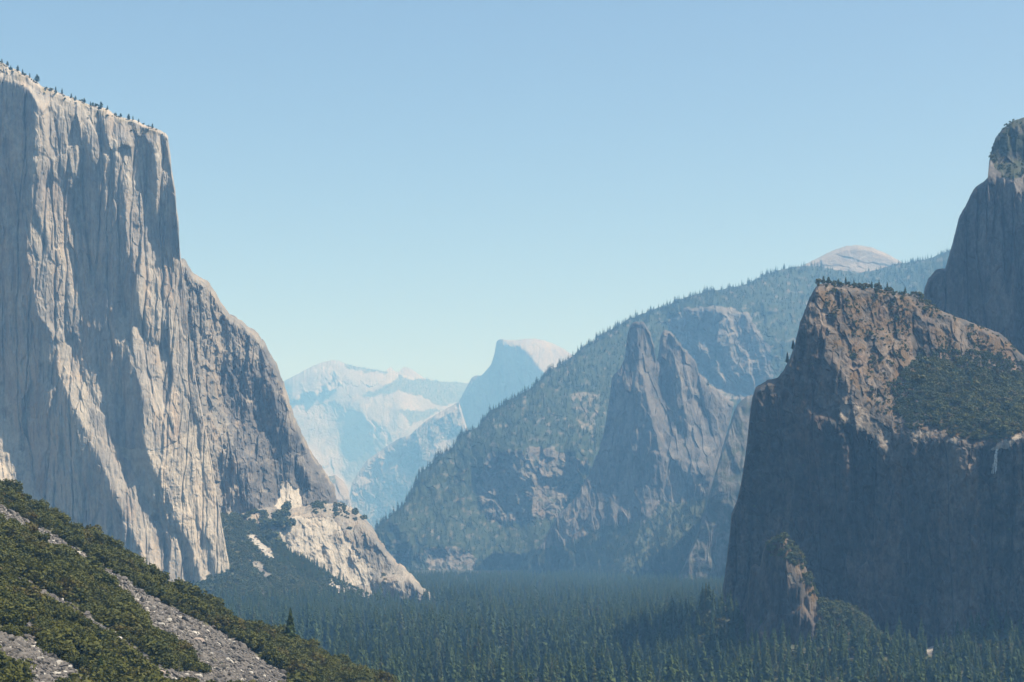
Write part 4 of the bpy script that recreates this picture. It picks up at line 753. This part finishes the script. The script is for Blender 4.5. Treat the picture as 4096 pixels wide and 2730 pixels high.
ic = np.concatenate([I.spots(900, seed=17, ch=None, poly=[(860,2400),(1000,2420),(1200,2400),(1400,2400),(1560,2425),(1760,2475),(1760,2570),(860,2570)]), I.spots(3600, seed=27, ch=None, poly=[(560,2480),(860,2470),(1200,2470),(1500,2450),(1760,2475),(1760,2570),(560,2570)])]); scatter('talus_conifers', ic, hs(len(ic), 27, 6, 12, 42)/40, far_fir, 'conifers where the talus slope meets the valley forest', 'forest', 18, .03)
ic = I.spots(150, seed=19, thr=.3, poly=[(1080,2190),(1290,2270),(1420,2350),(1340,2340),(1240,2330),(1120,2260)]); scatter('talus_conifers', ic, hs(150, 17, 4, 9, 26)/40, far_fir, 'dark conifers below the bright rock apron', 'forest', 20, .03)
hp = H3.spots(620, seed=9, thr=.1); scatter('apron_brush', hp, np.clip(g.lognormal(-.15, .5, 620), .3, 2.4), shr_far, 'dark brush on the ledge above the rock apron', 'brush', 9, .1)
# the oak clump on the ledge
oc = np.array([list(at(I if y_ > 2110 else H3, x_, y_)) for x_, y_ in zip(g.normal(1130, 30, 60), g.normal(2105, 24, 60))]); oc[:,1] -= 12
scatter('oak_clump', oc, hs(60, 3.2, .7, 1.8, 4.8), shr_far, 'round dark oak clump on the ledge at the top of the rock apron', 'trees', 10, .1)
fp = Fm.spots(5200, seed=11, thr=.9, poly=[(3640,1480),(3760,1440),(3880,1460),(4000,1500),(4400,1560),(4400,1740),(4080,1735),(3990,1775),(3900,1775),(3800,1745),(3720,1700),(3680,1580)])
fp = fp[:2300]; pc = fp[:40]; scatter('plateau_conifers', pc, hs(40, 15, 4, 8, 24)/40, far_fir, 'dark conifers among the brush of the hanging valley', 'trees', 61, .03)
scatter('plateau_brush', fp, np.clip(g.lognormal(.12, .42, len(fp)), .4, 2.6), oak_mid, 'thick green brush covering the hanging valley on the front buttress', 'brush', 11, .1)
fp = Fm.spots(1500, seed=52, ch=None, poly=[(3560,1540),(3700,1400),(3880,1400),(4100,1450),(4100,1600),(3900,1500),(3740,1480),(3680,1560),(3720,1700),(3640,1730),(3590,1650)])
scatter('plateau_edge_brush', fp, hs(len(fp), .6, .25, .25, 1.4), shr_far, 'bushes thinning out around the hanging valley', 'brush', 53, .1)
fp = Fm.spots(9500, seed=12, thr=.08); fp = fp[perlin(fp[:,0]/28, fp[:,2]/20, 4)+.5*perlin(fp[:,0]/9, fp[:,2]/8, 14) > -.15]; scatter('buttress_brush', fp, np.clip(g.lognormal(-1.05, .5, len(fp)), .15, 1.4), shr_far, 'scattered bushes on the ledges of the front buttress', 'brush', 12, .1)
ep = E.spots(330, seed=13, thr=.3); scatter('tower_brush', ep, np.clip(g.lognormal(-.4, .45, 330), .25, 1.8), shr_far, 'dark bushes on the top of the tall rock tower', 'brush', 13, .1)
gp = G.spots(900, seed=14, thr=.5); scatter('pinnacle_brush', gp, hs(900, 1., .35, .5, 2.), shr_far+oak_mid[:1], 'rounded bushes on the small rock pinnacle', 'brush', 14, .1)
mp_ = M.spots(2600, seed=15, thr=.3); scatter('slope_brush', mp_[:1500], hs(1500, 1.3, .4, .6, 2.4), oak_mid, 'dark brush at the foot of the front buttress', 'brush', 15, .1)
scatter('slope_conifers', mp_[1500:], hs(1100, 24, 7, 10, 42)/40, far_fir, 'conifers on the rubble slope below the front buttress', 'forest', 16, .03)

# ---- the near hillside: brush and rubble
jp = J.spots(3900, seed=21, thr=.5, poly=[(-160,1850),(400,2100),(1700,2780),(1700,2900),(-160,2900)])
jpx = CX+F*jp[:,0]/jp[:,1]; jpy = HY-F*(jp[:,2]-CZ)/jp[:,1]; js = np.clip(g.lognormal(-.34, .40, len(jp)), .3, 1.65)
open_ = np.ones(len(jp), bool)
for up in (.15, .5):
    for k in CH: open_ &= ~inpoly(jpx, jpy-up*4.2*js*F/jp[:,1], CH[k])
jp, jpx, jpy, js = jp[open_], jpx[open_], jpy[open_], js[open_]
big = np.where((jpx > 5) & (jpx < 1600) & (jpy < 2725))[0]; big = big[np.argsort(jp[big,1]/js[big])][:290]
oth = np.ones(len(jp), bool); oth[big] = False
for k in big:
    single('oak_shrub', oak_near[int(g.integers(0, 7))], (jp[k]-np.array([0,0,.4])).tolist(), (0, 0, g.uniform(0, 6.28)), (js[k]*g.uniform(.9, 1.25), js[k]*g.uniform(.9, 1.25), js[k]), 'rounded olive green oak shrub on the lower near hillside among the rubble chutes', 'shrub', 'oak shrubs on the lower near hillside')
scatter('oak_brush', jp[oth]-np.array([0,0,.4]), js[oth], oak_near[:4]+oak_mid, 'olive green oak brush covering the rest of the near hillside', 'brush', 22, .08)
rp = np.concatenate([J.spots(n, ch=None, poly=CH[k], seed=30+i) for i, (k, n) in enumerate((('a',5200),('b',2600),('c',2600),('d',250),('e',300),('f',900)))])
scatter('rubble', rp, np.clip(g.lognormal(-.75, .55, len(rp)), .18, 2.2), stones+stones+stones+pale_stones[:1], 'grey broken boulders filling the chutes of the near hillside', 'rubble', 23, .6)
ip = np.concatenate([I.spots(700, ch=2, thr=.3, seed=40), I.spots(700, ch=None, seed=41, poly=[(1380,2335),(1440,2370),(1520,2400),(1600,2440),(1590,2460),(1500,2440),(1430,2400),(1390,2365)])])
scatter('rock_slide', ip, np.clip(g.lognormal(.3, .5, len(ip)), .6, 5), pale_stones+stones, 'pale boulders of the rock slides under the rock apron', 'rubble', 24, .6)
def rockthing(px0, py0, s_, label, mat, seed, rot=(.2,.1,.5)):
    me = boulder(seed, 3); me.materials.append(mat); p = at(J, px0, py0); p.z += .2*s_[2]
    single('boulder', me, p, rot, s_, label, 'boulder')
rockthing(356, 2334, (2.0,1.4,.9), 'flat pale boulder lying in the brush above the middle rubble chute', STONE, 61)
rockthing(660, 2514, (2.4,1.6,1.3), 'big grey slab at the lower edge of the longest rubble chute', STONE, 62)
rockthing(797, 2566, (2.3,1.8,1.8), 'brown block in the dark rubble right of the longest chute', STONEB, 63)
rockthing(650, 2694, (2.,1.4,1.1), 'brownish boulder near the bottom edge in the lower rubble', STONEB, 64)
rockthing(428, 2527, (1.8,1.2,.7), 'pale flat stone in the narrow middle rubble chute', STONEW, 65)
def logthing(px0, py0, px1, py1, r, label):
    a, b = at(J, px0, py0), at(J, px1, py1); a.z += 1.6; b.z += 1.6; a.y -= 2; b.y -= 2
    V, Q = trunk(1, 1, 7); L_ = (b-a).length; V = V*np.array([r, r, L_])
    o = link('fallen_log', mk('fallen_log', (V, Q), DEADW)); o.location = a; o.rotation_euler = (b-a).to_track_quat('Z', 'Y').to_euler(); tag(o, label, 'log')
logthing(184, 2482, 228, 2506, .3, 'bleached fallen trunk lying in the brush near the left edge')

# ---- the thin waterfall
def falls():
    V = []; Q = []; gg = np.random.default_rng(3)
    for j in range(7):
        x_ = gg.normal(0, 2.5); w_ = gg.uniform(2.2, 4.2); L_ = gg.uniform(.55, 1.)
        for k in range(26):
            t_ = k/25*L_; px0 = 3988-16*t_**.7+x_*(.5+t_); py0 = 1797+112*t_
            ww = w_*(.6+.8*t_)*(1-max(0, t_-.75)*2.2)
            p = at(Fm, px0, py0); D_ = p.y-2.5-.8*j
            for e_ in (-1, 1): V.append(((px0+e_*ww*.5-CX)/F*D_, D_-(.6 if e_ > 0 else 0), CZ+(HY-py0)/F*D_))
        b = j*52
        for k in range(25): Q.append((b+2*k, b+2*k+1, b+2*k+3, b+2*k+2))
    m, nt, bs = nodes('falling_water'); bs.inputs['Base Color'].default_value = (.85,.88,.9,1)
    a_ = mr(nt, nz(nt, .5, 4, .6, (1,1,.15)),   .35, .65, .05, .75); nt.links.new(a_, bs.inputs['Alpha'])
    o = link('waterfall', mk('waterfall', (np.array(V), np.array(Q)), m)); tag(o, 'thin white waterfall dropping over the lip of the dark alcove', 'waterfall')
falls()
# ================================================================== air, sun, sky, camera
def haze():
    x0, x1, y0, y1, z0, z1 = -18000, 18000, -1500, 29000, -40, 2560
    V = [(x,y,z) for z in (z0,z1) for y in (y0,y1) for x in (x0,x1)]
    Q = [(0,2,3,1),(4,5,7,6),(0,1,5,4),(2,6,7,3),(0,4,6,2),(1,3,7,5)]
    m = bpy.data.materials.new('haze_air'); m.use_nodes = True; nt = m.node_tree; nt.nodes.clear()
    out = nt.nodes.new('ShaderNodeOutputMaterial'); v = nt.nodes.new('ShaderNodeVolumePrincipled')
    v.inputs['Color'].default_value = (.21,.52,1.,1); v.inputs['Absorption Color'].default_value = (1,1,1,1)
    v.inputs['Density'].default_value = HAZE; v.inputs['Anisotropy'].default_value = .0
    nt.links.new(v.outputs[0], out.inputs['Volume'])
    m.cycles.homogeneous_volume = True
    tag(link('haze', mesh('haze', V, Q), m), 'thin blue smoky air filling the whole valley', 'haze', None, 'stuff')
HAZE = .000085
haze()

sv = Vector((math.sin(R(SUN_AZ))*math.cos(R(SUN_EL)), math.cos(R(SUN_AZ))*math.cos(R(SUN_EL)), math.sin(R(SUN_EL))))
sl = bpy.data.lights.new('sun', 'SUN'); sl.energy = 5.; sl.angle = R(.53); sl.color = (1, .96, .89)
so = bpy.data.objects.new('sun', sl); COL.objects.link(so); so.rotation_euler = sv.to_track_quat('Z', 'Y').to_euler()
so.location = (3000, 0, 5000)

wd = bpy.data.worlds.new('World'); sc.world = wd; wd.use_nodes = True
bg = wd.node_tree.nodes['Background']; sk = wd.node_tree.nodes.new('ShaderNodeTexSky'); sk.sky_type = 'NISHITA'; sk.sun_disc = False
sk.sun_elevation = R(SUN_EL); sk.sun_rotation = R(SUN_AZ); sk.altitude = 1400; sk.air_density = 1.; sk.dust_density = 3.5; sk.ozone_density = 3.
wd.node_tree.links.new(sk.outputs[0], bg.inputs[0]); bg.inputs[1].default_value = .074

cam = bpy.data.cameras.new('camera'); co = bpy.data.objects.new('camera', cam); COL.objects.link(co)
cam.sensor_width = 36; cam.lens = 36*F/4096; cam.shift_y = (HY-1365)/4096; cam.clip_start = 1; cam.clip_end = 80000
co.location = (0, 0, CZ); co.rotation_euler = (R(90), 0, 0); sc.camera = co
sc.view_settings.view_transform = 'Standard'; sc.view_settings.look = 'None'; sc.view_settings.gamma = 1; sc.view_settings.exposure = 1.0
cy = sc.cycles
cy.max_bounces = 4; cy.diffuse_bounces = 1; cy.glossy_bounces = 1; cy.transmission_bounces = 2; cy.volume_bounces = 0; cy.transparent_max_bounces = 6
cy.caustics_reflective = False; cy.caustics_refractive = False; cy.sample_clamp_indirect = 4
cy.use_denoising = True
